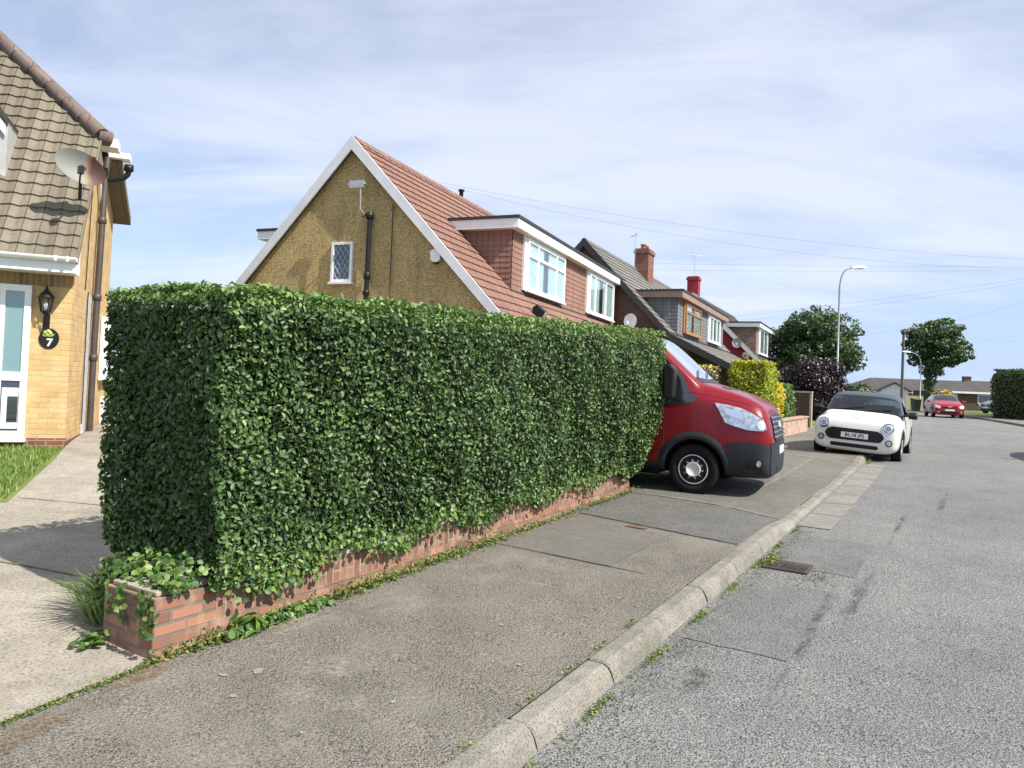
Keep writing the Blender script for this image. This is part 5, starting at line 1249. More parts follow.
# --- hatchback-like cars share a builder
def car(name, label, loc, rz, ST, glassx, paint, roofpaint, W_, R, axles, group=None, roll=0, kind='mini', plate=None):
    t = thing(name, label, 'car', loc, rz, group); t.rotation_euler = (roll, 0, rz)
    b0, b1, s0, s1, r0_, r1_ = glassx   # windscreen x range, side glass range, rear screen range
    def mf(i, j):
        x = (ST[i][0]+ST[i+1][0])/2
        if (b0 < x < b1 or r0_ < x < r1_) and j in (6, 7): return 1
        if s0 < x < s1 and j == 5: return 2
        if (j == 0 and i >= 2) or (j == 1 and i >= 3): return 3
        if b1 <= x <= r0_ and j >= 6: return 4
        return 0
    me = loft(ST, mf, [(a, R+.01, R+.055, .45) for a in axles])
    split_mat(me, 'body', [0, 5, 3, 4], [paint, 'dark_void', 'black_plastic', roofpaint], t)
    g = split_mat(me, 'windscreen', [1], ['windscreen_glass'], t); islands_split(g)
    g = split_mat(me, 'side_window', [2], ['windscreen_glass'], t); islands_split(g)
    k = Skin(me, t)
    for sd in (1, -1):
        for a in axles:
            k.arch_trim('wheel_arch_trim', 'black_plastic' if kind == 'mini' else paint, a, R+.01, R+.05, R+(.10 if kind == 'mini' else .07), sd, -14, 194, .012)
            wheel(t, a, sd*(W_-.10), R, .19, sd, 'car')
        mx_ = b0+.32; zz_ = 1.0
        e = MB(); e.prism([(mx_-.03, zz_-.06), (mx_+.10, zz_-.06), (mx_+.12, zz_+.06), (mx_, zz_+.10), (mx_-.08, zz_+.02)], 'y', sd*(W_+.02), sd*(W_+.19)); e.box((mx_, sd*(W_-.08), zz_-.02), (mx_+.06, sd*(W_+.05), zz_+.02)); e.build('door_mirror', 'black_plastic' if kind == 'mini' else paint, t, bevel=.02)
        m_ = MB(); dx = b0+.50; k.line(m_, [(dx, sd, .30), (dx, sd, .92)], (0, -sd, 0), .004); k.line(m_, [(dx+1.1, sd, .32), (dx+1.15, sd, .92)], (0, -sd, 0), .004); m_.build('door_gap', 'dark_void', t, uv=False)
    b = MB(); b.box((b0+.55, -W_*.78, .35), (s1-.3, W_*.78, .82)); b.box((b0+.95, -.55, .8), (b0+1.1, -.15, 1.18)); b.box((b0+.95, .15, .8), (b0+1.1, .55, 1.18)); b.build('cabin_interior', 'interior', t)
    return t, k
MS = [(0.0, .28, .64, .54, .66, .52), (.04, .19, .78, .68, .82, .66), (.13, .17, .83, .76, .90, .70), (.32, .17, .85, .80, .925, .71), (.62, .17, .86, .82, .94, .71), (.92, .17, .863, .835, .955, .72), (1.02, .17, .865, .845, .985, .73),
      (1.24, .17, .865, .86, 1.22, .74), (1.42, .17, .865, .87, 1.385, .71), (1.54, .17, .865, .88, 1.435, .70), (2.1, .17, .865, .89, 1.46, .69), (2.7, .17, .865, .90, 1.45, .68), (3.15, .17, .86, .92, 1.375, .61), (3.38, .18, .85, .92, 1.33, .60), (3.58, .20, .83, .92, 1.12, .62), (3.74, .25, .79, .86, .98, .58), (3.82, .32, .66, .70, .82, .50)]
mini, K = car('small_hatchback', 'small white hatchback with slate roof and plate BL18 JPJ, two wheels on the kerb', (7.24, 15.62, .475), math.atan2(DY, DX), MS, (.98, 1.47, 1.10, 3.3, 3.4, 3.6), 'car_white', 'slate_paint', .865, .305, (.72, 3.18), roll=rad(3.2))
for sd in (1, -1):
    hl = [(0.1, sd*.625+.120*math.cos(a), .735+.115*math.sin(a)) for a in np.linspace(0, 6.283, 25)[:-1]]
    h_ = K.decal('headlight', 'chrome', hl, Fd, .016, 4, .04)
    K.decal('bezel', 'black_plastic', [(0.1, sd*.625+(.103)*math.cos(a), .735+.098*math.sin(a)) for a in np.linspace(0, 6.283, 21)[:-1]], Fd, .019, 4, .004, parent=h_)
    K.decal('reflector', 'lamp_reflector', [(0.1, sd*.625+(.088)*math.cos(a), .735+.083*math.sin(a)) for a in np.linspace(0, 6.283, 21)[:-1]], Fd, .024, 4, .005, parent=h_)
    K.decal('projector', 'blue_glass', [(0.1, sd*.625+(.055)*math.cos(a), .735+.052*math.sin(a)) for a in np.linspace(0, 6.283, 17)[:-1]], Fd, .030, 2, .005, parent=h_)
    h_ = K.decal('fog_lamp', 'bumper_plastic', [(0.1, sd*.655+.068*math.cos(a), .43+.068*math.sin(a)) for a in np.linspace(0, 6.283, 19)[:-1]], Fd, .012, 3, .03)
    K.decal('lamp', 'lamp_reflector', [(0.1, sd*.655+.046*math.cos(a), .43+.050*math.sin(a)) for a in np.linspace(0, 6.283, 17)[:-1]], Fd, .02, 2, .005, parent=h_)
hexo = lambda s_, dz=0: [(0, y*s_*.94, .52+(z-.52)*s_+dz) for y, z in [(-.46, .655), (.46, .655), (.56, .60), (.60, .53), (.555, .45), (.50, .415), (-.50, .415), (-.555, .45), (-.60, .53), (-.56, .60)]]
gs = K.decal('grille_surround', 'chrome', hexo(1.045), Fd, .010, 4, .04)
K.decal('grille', 'black_plastic', hexo(1.0), Fd, .017, 4, .02)
for z in (.47, .50, .57, .60, .63):
    m_ = MB(); K.line(m_, [(0, -.53, z), (0, .53, z)], Fd, .005, .021); m_.build('grille_slat', 'bumper_plastic', mini, uv=False)
K.decal('lower_grille', 'black_plastic', [(0, y, z) for y, z in [(-.44, .345), (.44, .345), (.47, .31), (.44, .265), (-.44, .265), (-.47, .31)]], Fd, .010, 3, .02)
K.decal('bonnet_badge', 'chrome', [(.18, y, z) for y, z in [(-.075, .86), (-.02, .875), (.02, .875), (.075, .86), (.02, .845), (-.02, .845)]], (1, 0, -.6), .010, 2, .01)
K.decal('number_plate', 'plate_white', [(0, y, z) for y, z in [(-.26, .575), (.26, .575), (.26, .465), (-.26, .465)]], Fd, .040, 2, .02)
ph = K.hit((0, 0, .52), Fd, .046)
Mx = Matrix(((0, 0, -1, ph.x-.001), (-1, 0, 0, 0), (0, 1, 0, .522), (0, 0, 0, 1)))
text_mesh('plate_lettering', 'BL18 JPJ', .100, 'ink', mini, Mx @ Matrix.Diagonal((1.12, 1, 1, 1)), .001, bold=.0004)
m_ = MB(); K.line(m_, [(.14, -.66, .885), (.45, -.70, .94), (.95, -.70, .97)], (0, .3, -1), .0035); K.line(m_, [(.14, .66, .885), (.45, .70, .94), (.95, .70, .97)], (0, -.3, -1), .0035); m_.build('bonnet_gap', 'dark_void', mini, uv=False)
for y0, y1 in ((.55, .02), (-.05, -.55)):
    m_ = MB(); K.line(m_, [(1.04, y0, 1.1), (1.12, y1, 1.1)], (0, 0, -1), .008, .015); m_.build('wiper', 'black_plastic', mini, uv=False)

RS = [(0.0, .30, .58, .56, .68, .50), (.06, .20, .74, .66, .80, .62), (.18, .17, .82, .74, .88, .66), (.50, .17, .86, .82, .96, .70), (.90, .17, .875, .87, 1.02, .70), (1.05, .17, .88, .89, 1.05, .70), (1.4, .17, .88, .91, 1.24, .66), (1.72, .17, .88, .92, 1.40, .62), (1.85, .17, .88, .93, 1.44, .61), (2.5, .17, .88, .94, 1.475, .62), (3.3, .17, .875, .96, 1.45, .61), (3.65, .18, .87, .96, 1.38, .60), (3.95, .2, .85, .96, 1.15, .62), (4.15, .27, .80, .88, 1.0, .60), (4.24, .34, .68, .70, .84, .5)]
def hatch(name, label, loc, rz, paint):
    t, K = car(name, label, loc, rz, RS, (1.02, 1.80, 1.15, 3.7, 3.7, 4.0), paint, paint, .88, .315, (.85, 3.45), kind='hatch')
    for sd in (1, -1):
        K.decal('headlight', 'plate_white', [(.1, sd*y, z) for y, z in [(.46, .70), (.78, .80), (.86, .74), (.80, .62), (.52, .58)]], (1, -sd*.35, 0), .012, 4, .03)
        K.decal('fog_lamp', 'lamp_reflector', [(.1, sd*.62+.06*math.cos(a), .36+.05*math.sin(a)) for a in np.linspace(0, 5.9, 10)], Fd, .012, 2, .02)
    K.decal('grille', 'black_plastic', [(0, y, z) for y, z in [(-.42, .70), (.42, .70), (.34, .60), (-.34, .60)]], Fd, .012, 3, .02)
    K.decal('badge', 'chrome', [(0, y, z) for y, z in [(-.16, .70), (0, .72), (.16, .70), (0, .66)]], Fd, .02, 2, .02)
    K.decal('number_plate', 'plate_white', [(0, y, z) for y, z in [(-.26, .54), (.26, .54), (.26, .43), (-.26, .43)]], Fd, .03, 2, .02)
    K.decal('lower_intake', 'black_plastic', [(0, y, z) for y, z in [(-.5, .40), (.5, .40), (.42, .27), (-.42, .27)]], Fd, .012, 3, .02)
    return t
hatch('parked_car', 'red family hatchback parked facing the camera at the bend', (27.3, 46.0, .64), math.atan2(math.cos(rad(21)), math.sin(rad(21))), 'car_red')
hatch('parked_car', 'silver car half hidden in the shade beside the dark clipped hedge', (38.5, 60.0, .75), math.atan2(math.cos(rad(75)), math.sin(rad(75))), 'car_silver')

hx, hy = xy(19.4, 2.65); hatch('parked_car', 'grey car parked just past the right edge, its shadow falling on the road', (hx, hy, prof(20)-.11), math.atan2(DY, DX), 'car_silver')
# ------------------------------------------------------------------ planting, right of and beyond the van
def box_shrub(name, label, cat, corners, z0, z1, mat, n, size, group=None, edge=.08, vargrad=None, core='hedge_core'):
    """leafy block standing on corners [(s,q)x4]"""
    P, Nn = [], []; c4 = [W3(*c) for c in corners]; g0 = min(c[2] for c in c4); cx_ = sum(c[0] for c in c4)/4; cy_ = sum(c[1] for c in c4)/4
    t = thing(name, label, cat, (cx_, cy_, g0), 0, group)
    pts = [Vector((c[0], c[1], 0)) for c in c4]; per = [(pts[i], pts[(i+1) % 4]) for i in range(4)]; le = [(b-a).length for a, b in per]; tot = sum(le)
    A1 = tot*(z1-z0); A2 = (pts[1]-pts[0]).length*(pts[3]-pts[0]).length
    V_ = []
    for _ in range(n):
        if rng.random() < A1/(A1+A2):
            r_ = rng.random()*tot; i = 0
            while r_ > le[i]: r_ -= le[i]; i += 1
            a, b = per[i]; d_ = (b-a).normalized(); nn = Vector((d_.y, -d_.x, 0))
            if nn.dot((a+b)/2-Vector((cx_, cy_, 0))) < 0: nn = -nn
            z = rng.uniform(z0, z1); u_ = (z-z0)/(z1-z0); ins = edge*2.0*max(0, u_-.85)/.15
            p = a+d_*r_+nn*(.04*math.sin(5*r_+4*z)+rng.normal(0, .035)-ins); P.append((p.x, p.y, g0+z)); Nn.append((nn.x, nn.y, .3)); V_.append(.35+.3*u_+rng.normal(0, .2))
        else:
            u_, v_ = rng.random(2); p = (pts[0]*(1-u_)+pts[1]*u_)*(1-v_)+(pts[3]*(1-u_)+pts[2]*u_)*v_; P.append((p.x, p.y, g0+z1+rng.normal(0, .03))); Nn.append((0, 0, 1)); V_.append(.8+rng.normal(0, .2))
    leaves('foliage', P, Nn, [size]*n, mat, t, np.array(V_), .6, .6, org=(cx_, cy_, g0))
    m = MB(); sh = [(pts[i]-Vector((cx_, cy_, 0)))*.90 for i in range(4)]; m.add([(p.x, p.y, z0-.0) for p in sh]+[(p.x, p.y, z1-z0*0-.12) for p in sh], [(0, 1, 2, 3), (7, 6, 5, 4)]+[(i, i+4, (i+1) % 4+4, (i+1) % 4) for i in range(4)])
    bm_ = m.build('inner_growth', core, t); return t
def sl_q(s, l): return (s, l-kl(s))
simple('gold_core', (.10, .12, .02), 1, var=.3); simple('conifer_core', (.02, .035, .012), 1, var=.3)
box_shrub('golden_hedge', 'tall golden-yellow clipped conifer block behind the van bonnet', 'hedge', [sl_q(20.9, -5.82), sl_q(20.9, -4.86), sl_q(22.3, -4.86), sl_q(22.3, -5.82)], .3, 2.0, 'gold_leaf', 9000, .075, core='gold_core')
box_shrub('golden_shrub', 'narrow bright yellow shrub between the golden block and the lime shrub', 'shrub', [sl_q(22.6, -5.5), sl_q(22.6, -4.9), sl_q(23.4, -4.9), sl_q(23.4, -5.5)], .4, 1.42, 'pure_gold_leaf', 2600, .07, core='gold_core')
box_shrub('lime_shrub', 'rounded lime green shrub on the low wall beside the brick pier', 'shrub', [sl_q(23.7, -5.5), sl_q(23.7, -4.9), sl_q(24.9, -4.9), sl_q(24.9, -5.5)], .4, 1.40, 'lime_leaf', 3000, .08, core='hedge_core')
box_shrub('flowering_shrub', 'low shrub with pink and yellow flowers beyond the van windscreen', 'shrub', [sl_q(20.2, -7.4), sl_q(20.2, -6.2), sl_q(21.4, -6.2), sl_q(21.4, -7.4)], .2, 1.75, 'pink_flower_mix', 1500, .08)
# low front wall and brick pier panel
fwl = thing('front_garden_wall', 'low tan brick front garden wall below the yellow shrubs', 'wall', (0, 0, 0)); m = MB(); n = 10; vs = []
for i in range(n+1):
    s = 17.6+(24.8-17.6)*i/n; qa, qb = -4.62-kl(s), -4.42-kl(s)
    vs += [W3(s, qa, -.05), W3(s, qb, -.05), W3(s, qb, .42), W3(s, qa, .42)]
m.add(vs, [(i*4+k, (i+1)*4+k, (i+1)*4+(k+1) % 4, i*4+(k+1) % 4) for i in range(n) for k in range(4)]+[(0, 1, 2, 3), (n*4+3, n*4+2, n*4+1, n*4)]); m.build('brickwork', 'tan_brick', fwl, org=(0, 0, 0))
m = MB(); vs = []
for i in range(n+1):
    s = 17.6+(24.8-17.6)*i/n; qa, qb = -4.65-kl(s), -4.39-kl(s); vs += [W3(s, qa, .422), W3(s, qb, .422), W3(s, qb, .47), W3(s, qa, .47)]
m.add(vs, [(i*4+k, (i+1)*4+k, (i+1)*4+(k+1) % 4, i*4+(k+1) % 4) for i in range(n) for k in range(4)]+[(0, 1, 2, 3), (n*4+3, n*4+2, n*4+1, n*4)]); m.build('coping', 'tan_brick', fwl)
pc = xy(27.0, -4.98); pp = thing('brick_pier', 'dark red brick pier with pale edging beside the white hatchback', 'pier', (pc[0], pc[1], ground_at(*pc)), -rad(28))
b = MB(); b.box((-.30, -.15, -.1), (.22, .15, 1.17)); b.build('brickwork', 'brown_brick', pp); b = MB(); b.box((-.33, -.18, 1.172), (.30, .18, 1.23)); b.box((.222, -.17, -.1), (.29, .17, 1.17)); b.build('edging', 'coping_concrete', pp)

def crown(name, parent, blobs, n, size, mat, org, hole=.25, varf=None, clump=.0):
    P, Nn, V_ = [], [], []
    vol = np.array([b[3]*b[4]*b[5] for b in blobs])**.67; vol /= vol.sum()
    rb = random.Random(len(blobs)+n); extra = []
    for (x, y, z, a, b_, c_) in blobs:
        for _ in range(5):
            d = Vector((rb.gauss(0, 1), rb.gauss(0, 1), rb.gauss(0, 1))).normalized(); q = rb.uniform(.16, .32); extra.append((x+a*d.x*1.02, y+b_*d.y*1.02, z+c_*d.z*1.02, a*q, b_*q, c_*q*.8))
    blobs = list(blobs)+extra; vol = np.array([b[3]*b[4]*b[5] for b in blobs])**.67; vol /= vol.sum()
    ks = rng.choice(len(blobs), n, p=vol)
    # small twig clusters give the outline its tufts
    for k in ks:
        x, y, z, a, b_, c_ = blobs[k]
        d = rng.normal(0, 1, 3); d /= np.linalg.norm(d); r_ = 1-abs(rng.normal(0, .13))
        w_ = .10*(math.sin(7*d[0]+3*k)+math.sin(8*d[1]+5*k)+math.sin(9*d[2]+k))
        r_ *= 1+w_*.6
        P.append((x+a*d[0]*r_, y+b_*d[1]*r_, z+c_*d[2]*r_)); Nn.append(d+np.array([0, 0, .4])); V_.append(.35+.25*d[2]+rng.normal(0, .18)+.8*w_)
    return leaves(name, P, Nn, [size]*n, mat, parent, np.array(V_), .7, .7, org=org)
def tree(name, label, base, trunk, blobs, n, size, mat, limbs=9, group=None, core=True, corem='hedge_core'):
    """blobs relative to base"""
    t = thing(name, label, 'tree', base, 0, group); h, r_ = trunk; rr = random.Random(int(h*100)); m = MB()
    m.tube([(0, 0, -.2), (.05, .02, h*.4), (-.05, .05, h*.75), (.0, 0, h)], [r_*1.25, r_, r_*.8, r_*.6], 10)
    for b in blobs[:limbs]: m.tube([(0, 0, h*.7), (b[0]*.5, b[1]*.5, (h*.8+b[2])/2), (b[0]*.9, b[1]*.9, b[2])], [r_*.5, r_*.3, r_*.1], 6)
    m.build('trunk', 'bark', t)
    crown('crown', t, [(b[0]+base[0], b[1]+base[1], b[2]+base[2], b[3], b[4], b[5]) for b in blobs], n, size, mat, base)
    return t
def blobset(R, H0, H1, n, br, seed, fl=1.0):
    r = random.Random(seed); out = []
    for _ in range(n):
        while True:
            x, y, z = r.uniform(-1, 1), r.uniform(-1, 1), r.uniform(-1, 1)
            if x*x+y*y+z*z < 1: break
        b = br*r.uniform(.7, 1.25); out.append((x*(R-b*.6), y*(R-b*.6)*fl, (H0+H1)/2+z*((H1-H0)/2-b*.5), b, b, b*.8))
    return out
def gp(px_x, Yd): x = (px_x-512)/F*Yd; return (x, Yd, ground_at(x, Yd))
b = gp(808, 46)
tree('broadleaf_tree', 'large round dark green tree behind the street lamp', b, (3.2, .28), blobset(3.0, .9, 6.6, 46, 1.0, 5)+[(0, 0, 3.4, 2.0, 2.0, 2.0)], 24000, .18, 'tree_leaf')
b = gp(815, 31); tree('copper_shrub_tree', 'low dark purple copper-leaved tree with pale flecks', b, (1.0, .12), blobset(1.35, .0, 2.75, 30, .6, 8)+[(0, 0, 1.2, 1.05, 1.05, 1.2)], 17000, .10, 'purple_leaf')
b = gp(798, 33); tree('pale_bush', 'grey-flecked dark bush between the yellow hedge and the purple tree', b, (.8, .08), blobset(.55, .2, 1.9, 8, .4, 18), 2500, .10, 'purple_leaf')
b = gp(853, 60); tree('broadleaf_tree', 'small dark green bush just visible above the white hatchback roof', b, (1.0, .1), blobset(1.9, .2, 2.1, 10, .8, 9), 3000, .2, 'tree_leaf')
# ivy-clad street tree by the red car
b = gp(929, 76)
bl = [(-.3, 0, 7.6, 2.0, 1.8, 1.3), (1.0, 0, 8.1, 1.8, 1.7, 1.2), (2.3, .3, 7.2, 1.5, 1.4, .95), (3.2, 0, 5.9, 1.2, 1.2, .8), (-1.1, 0, 6.3, 1.3, 1.3, 1.2), (1.2, 0, 5.9, 2.0, 1.8, 1.5), (.2, 0, 4.6, 1.2, 1.2, 1.2), (.6, .1, 6.7, 1.7, 1.6, 1.5), (3.0, 0, 8.6, .6, .6, .35), (-1.3, 0, 7.8, .8, .8, .5), (2.2, 0, 5.0, .8, .8, .5), (-1.6, 0, 4.9, .55, .5, .45), (3.9, 0, 6.7, .5, .5, .4), (1.9, 0, 9.2, .5, .5, .35), (.2, 0, 3.4, .6, .6, 1.0), (.1, 0, 2.0, .48, .48, 1.0), (.1, 0, 1.1, .42, .42, .9)]
tree('ivy_clad_tree', 'ivy-clad tree with an uneven crown behind the red hatchback', b, (5.5, .26), bl, 11500, .25, 'bright_tree_leaf')
b = gp(944, 66); box_c = (b[0], b[1])
P = []; Nn = []
for _ in range(1600): a_ = rng.normal(0, 1, 3); a_ /= np.linalg.norm(a_); P.append((b[0]+a_[0]*1.0, b[1]+a_[1]*.8, b[2]+1.25+a_[2]*.75)); Nn.append(a_)
t = thing('flowering_shrub', 'rounded shrub with yellow and orange flowers behind the red hatchback', 'shrub', b); leaves('foliage', P, Nn, [.16]*1600, 'flower_mix', t, None, .5, .7, org=b)
m = MB(); m.tube([(0, 0, -.1), (0, 0, 1.0)], .08, 6); m.build('stem', 'bark', t)
# dark clipped hedge at the right edge
e0 = (990-512)/F
def WX(p, Yd, z=0): return ((p-512)/F*Yd, Yd, z)
P4 = [WX(992, 47), WX(1075, 42), WX(1075, 52), WX(1010, 55)]
t = thing('tall_clipped_hedge', 'tall dark green clipped conifer hedge at the right edge across the road', 'hedge', (30.5, 47, .74))
P = []; Nn = []; V_ = []
pts = [Vector(p[:2]) for p in P4]; cc = sum(pts, Vector((0, 0)))/4
for _ in range(16000):
    i = rng.integers(0, 4); a, b_ = pts[i], pts[(i+1) % 4]; u_ = rng.random(); d_ = (b_-a).normalized(); nn = Vector((d_.y, -d_.x)); nn = nn if nn.dot((a+b_)/2-cc) > 0 else -nn
    if rng.random() < .75:
        z = 3.05*rng.random(); ins = .35*(max(0, z-2.5)/.55)**2+.15*max(0, (.8-z)); en = min(u_, 1-u_)*(b_-a).length; ins += .3*max(0, 1-en/.35)**2
        p = a+(b_-a)*u_-nn*ins+nn*rng.normal(0, .05); P.append((p.x, p.y, .7+z)); Nn.append((nn.x, nn.y, .3)); V_.append(.2+.15*z+rng.normal(0, .2))
    else: p = a+(b_-a)*u_; p = cc+(p-cc)*math.sqrt(rng.random())*.97; P.append((p.x, p.y, .7+3.08+rng.normal(0, .04))); Nn.append((0, 0, 1)); V_.append(.9)
leaves('foliage', P, Nn, [.15]*len(P), 'conifer_leaf', t, np.array(V_), .5, .6, org=(30.5, 47, .74))
m = MB(); sh = [cc+(p-cc)*.94-Vector((30.5, 47)) for p in pts]; m.add([(p.x, p.y, 0) for p in sh]+[(p.x, p.y, 2.8) for p in sh], [(0, 1, 2, 3), (7, 6, 5, 4)]+[(i, (i+1) % 4, (i+1) % 4+4, i+4) for i in range(4)]); m.build('inner_growth', 'conifer_core', t)

# ------------------------------------------------------------------ lamps, pole, wires
def lamp(label, base, h, arm, ang, mat='galvanised', tk=1.0):
    t = thing('street_lamp', label, 'street lamp', base, rad(ang), 'tall curved street lamps'); m = MB()
    P = [(0, 0, -.1), (0, 0, 1.3), (0, 0, 1.31), (0, 0, h-1.1)]+[(arm*(1-math.cos(a))*.62, 0, h-1.1+1.0*math.sin(a)) for a in np.linspace(.2, 1.45, 7)]+[(arm, 0, h)]
    m.tube(P, [r_*tk for r_ in [.08, .08, .052, .042]+[.035]*7+[.032]], 10); m.build('column', mat, t)
    m = MB(); x0 = arm
    m.add([(x0-.05, -.07, h-.05), (x0+.55, -.13, h-.02), (x0+.72, -.06, h), (x0+.72, .06, h), (x0+.55, .13, h-.02), (x0-.05, .07, h-.05), (x0-.05, -.05, h+.05), (x0+.5, -.09, h+.11), (x0+.68, -.03, h+.05), (x0+.68, .03, h+.05), (x0+.5, .09, h+.11), (x0-.05, .05, h+.05)],
          [(5, 4, 3, 2, 1, 0), (6, 7, 8, 9, 10, 11)]+[(i, (i+1) % 6, (i+1) % 6+6, i+6) for i in range(6)], 0); m.build('lantern_head', 'weathered_white', t)
    m = MB(); m.add([(x0+.08, -.09, h-.055), (x0+.52, -.11, h-.05), (x0+.52, .11, h-.05), (x0+.08, .09, h-.055)], [(0, 3, 2, 1)]); m.build('lens', 'lamp_reflector', t); return t
b = WX(837.5, 35); lamp('tall galvanised street lamp in front of the large round tree', (b[0], b[1], ground_at(b[0], b[1])), 7.15, .62, 5)
b = WX(921, 66); lamp('distant pale street lamp arching left beside the telegraph pole', (b[0], b[1], ground_at(b[0], b[1])), 5.2, 1.0, 180, 'galvanised', .9)
b = WX(902.5, 70); tp = thing('telegraph_pole', 'dark wooden telegraph pole beyond the white hatchback', 'telegraph pole', (b[0], b[1], ground_at(b[0], b[1])))
m = MB(); m.tube([(0, 0, -.2), (.05, 0, 7.55)], [.14, .11], 10); m.build('pole', 'pole_wood', tp)
m = MB(); m.lathe([(.13, 7.1), (.17, 7.15), (.17, 7.3), (.13, 7.35)], n=10); m.tube([(-.3, 0, 7.45), (.35, 0, 7.45)], .05, 6); m.build('wire_fittings', 'black_plastic', tp)
def pxp(px_x, py, Yd):
    d = fw*F+Rv*(px_x-512)+Uv*(PPY-py); d = d/d.y; return Vector((0, 0, EYE))+d*Yd
def wire(label, a, b, sag=.3, r=.008, via=None):
    P = []; r *= .45; 
    for k in range(25): u = k/24; p = a.lerp(b, u); P.append((p.x, p.y, p.z-4*sag*u*(1-u)))
    m = MB(); c0 = a; m.tube([tuple(Vector(p)-c0) for p in P], r, 5, cap=False); o = m.build('overhead_wire', 'wire', None, uv=False); o.location = c0
    tag(o, label, 'wire', 'overhead wires crossing the sky')
wire('upper of the two long wires running down from the pink roof ridge', pxp(438, 182, 19), pxp(1060, 261, 22), .35, .005)
wire('lower of the two long wires running down from the pink roof ridge', pxp(438, 184, 19), pxp(1060, 269, 22), .55, .005)
wire('level wire crossing above the street lamp head', pxp(585, 262, 40), pxp(1060, 266, 44), .1, .008)
wire('level wire just below the street lamp head', pxp(585, 269, 40), pxp(1060, 270, 44), .1, .008)
wire('upper of the wire pair rising to the right edge above the ivy-clad tree', pxp(700, 320, 45), pxp(1060, 273, 40), .15, .008)
wire('lower of the wire pair rising to the right edge above the ivy-clad tree', pxp(720, 323, 45), pxp(1060, 277, 40), .15, .008)
wire('short steep wire at the right edge beside the ivy-clad tree', pxp(905, 330, 70), pxp(1060, 290, 45), .3, .010)
wire('wire running from the telegraph pole towards the chalets', pxp(905, 329, 70), pxp(735, 345, 44), .2, .010)
wire('thin wire running from the telegraph pole over the red car', pxp(905, 330, 70), pxp(1060, 344, 75), .2, .010)

# ------------------------------------------------------------------ far bungalows
def bungalow(label, X, Yd, rz, w, d, h, rh, hip, wall, roof, gable=None):
    z = ground_at(X, Yd)-.1; t = thing('bungalow', label, 'bungalow', (X, Yd, z), rad(rz)); m = MB()
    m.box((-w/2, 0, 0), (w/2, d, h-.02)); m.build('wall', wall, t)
    o_ = .4; a = [(-w/2-o_, -o_, h), (w/2+o_, -o_, h), (w/2+o_, d+o_, h), (-w/2-o_, d+o_, h), (-w/2-o_+hip, d/2, h+rh), (w/2+o_-hip, d/2, h+rh)]
    m = MB(); m.add(a, [(0, 1, 5, 4), (2, 3, 4, 5), (0, 4, 3), (1, 2, 5), (3, 2, 1, 0)]); m.build('roof', roof, t)
    m = MB(); m.box((-w/2-o_, -o_-.03, h-.18), (w/2+o_, -o_, h+.05)); m.build('gutter_board', 'weathered_white', t)
    for k, x in enumerate(np.arange(-w/2+1.2, w/2-1.5, 3.2)):
        T = Tf((x, -.02, 1.0 if k % 3 else .1), (1, 0, 0), (0, -1, 0)); ww, hh = (1.6, 1.1) if k % 3 else (.9, 2.0)
        f_ = MB(); frame_rect(f_, T, ww, hh, .08, .05); fo = f_.build('window' if k % 3 else 'door', 'weathered_white', t); g_ = MB(); g_.box((.08, -.03, .08), (ww-.08, -.02, hh-.08), 0, T); g_.build('pane' if k % 3 else 'door_panel', 'dark_glass' if k % 3 else 'tan_trim', fo)
    return t
b = bungalow('long bungalow with a dark hipped roof behind the ivy-clad tree', 62, 104, -6, 26, 9, 2.3, 1.9, 4.0, 'mixed_brick', 'dark_roof_tile')  # dark brick wall colour stands in for the shade below the eaves
chimney(b, 4, 4.5, 1.0, .6, 3.0, 4.9, 'brown_brick', 0)
b = bungalow('nearer low bungalow with pale eaves beside the clipped hedge', 59, 90, -8, 13, 8, 2.35, 1.5, 5.5, 'brown_brick', 'dark_roof_tile')  # wall brick dark rather than cream, eaves shade put into its colour
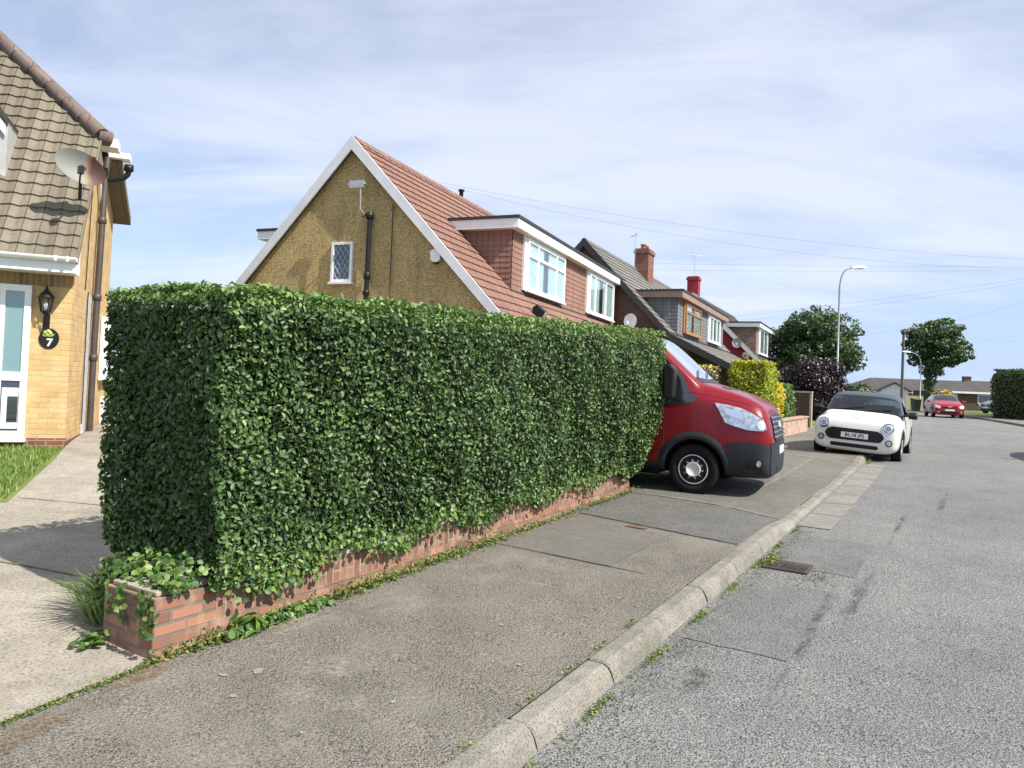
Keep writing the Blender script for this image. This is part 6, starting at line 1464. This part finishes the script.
m = MB(); m.prism([(-1.9, 0), (1.9, 0), (1.9, 3.0), (0, 4.2), (-1.9, 3.0)], 'y', 0, 8)
b = thing('gabled_house', 'white gabled house roof end above the far bungalow, beside the clipped hedge', 'house', (75, 115, ground_at(75, 115)), rad(-25)); m.build('wall', 'weathered_white', b)
m = MB(); m.prism([(-2.3, 2.85), (0, 4.32), (2.3, 2.85), (2.3, 2.98), (0, 4.48), (-2.3, 2.98)], 'y', -.2, 8.2); m.build('roof', 'dark_roof_tile', b)
b = thing('gabled_house', 'distant white gable with a grey roof just above the white hatchback roof', 'house', (43.5, 84, ground_at(43.5, 84)), rad(-22)); m = MB(); m.prism([(-1.4, 0), (1.4, 0), (1.4, 2.0), (0, 2.75), (-1.4, 2.0)], 'y', 0, 7); m.build('wall', 'weathered_white', b)
m = MB(); m.prism([(-1.8, 1.80), (0, 2.8), (1.8, 1.80), (1.8, 1.93), (0, 2.95), (-1.8, 1.93)], 'y', -.2, 7.2); m.build('roof', 'dark_roof_tile', b)
b = thing('garden_fence', 'pale yellow panel fence left of the red hatchback', 'fence', (gp(912, 70)[0], 70, gp(912, 70)[2])); 
for k in range(3): m = MB(); m.box((-.6+k*.6, 0, 0), (-.04+k*.6, .06, 1.35)); m.build('panel', 'gold_fence', b) if 'gold_fence' in MATS or simple('gold_fence', (.27, .26, .14), .8) else None
b = gp(917, 61); wb = thing('wheelie_bin', 'small black wheelie bin at the base of the distant street lamp', 'bin', b)
m = MB(); m.add([(-.22, -.25, .05), (.22, -.25, .05), (.22, .25, .05), (-.22, .25, .05), (-.28, -.33, .95), (.28, -.33, .95), (.28, .33, .95), (-.28, .33, .95)], [(0, 3, 2, 1), (4, 5, 6, 7), (0, 1, 5, 4), (1, 2, 6, 5), (2, 3, 7, 6), (3, 0, 4, 7)]); m.build('body', 'black_plastic', wb)
m = MB(); m.prism([(-.37, .95), (.36, .95), (.33, 1.04), (-.30, 1.02)], 'x', -.3, .3); m.build('lid', 'bumper_plastic', wb)
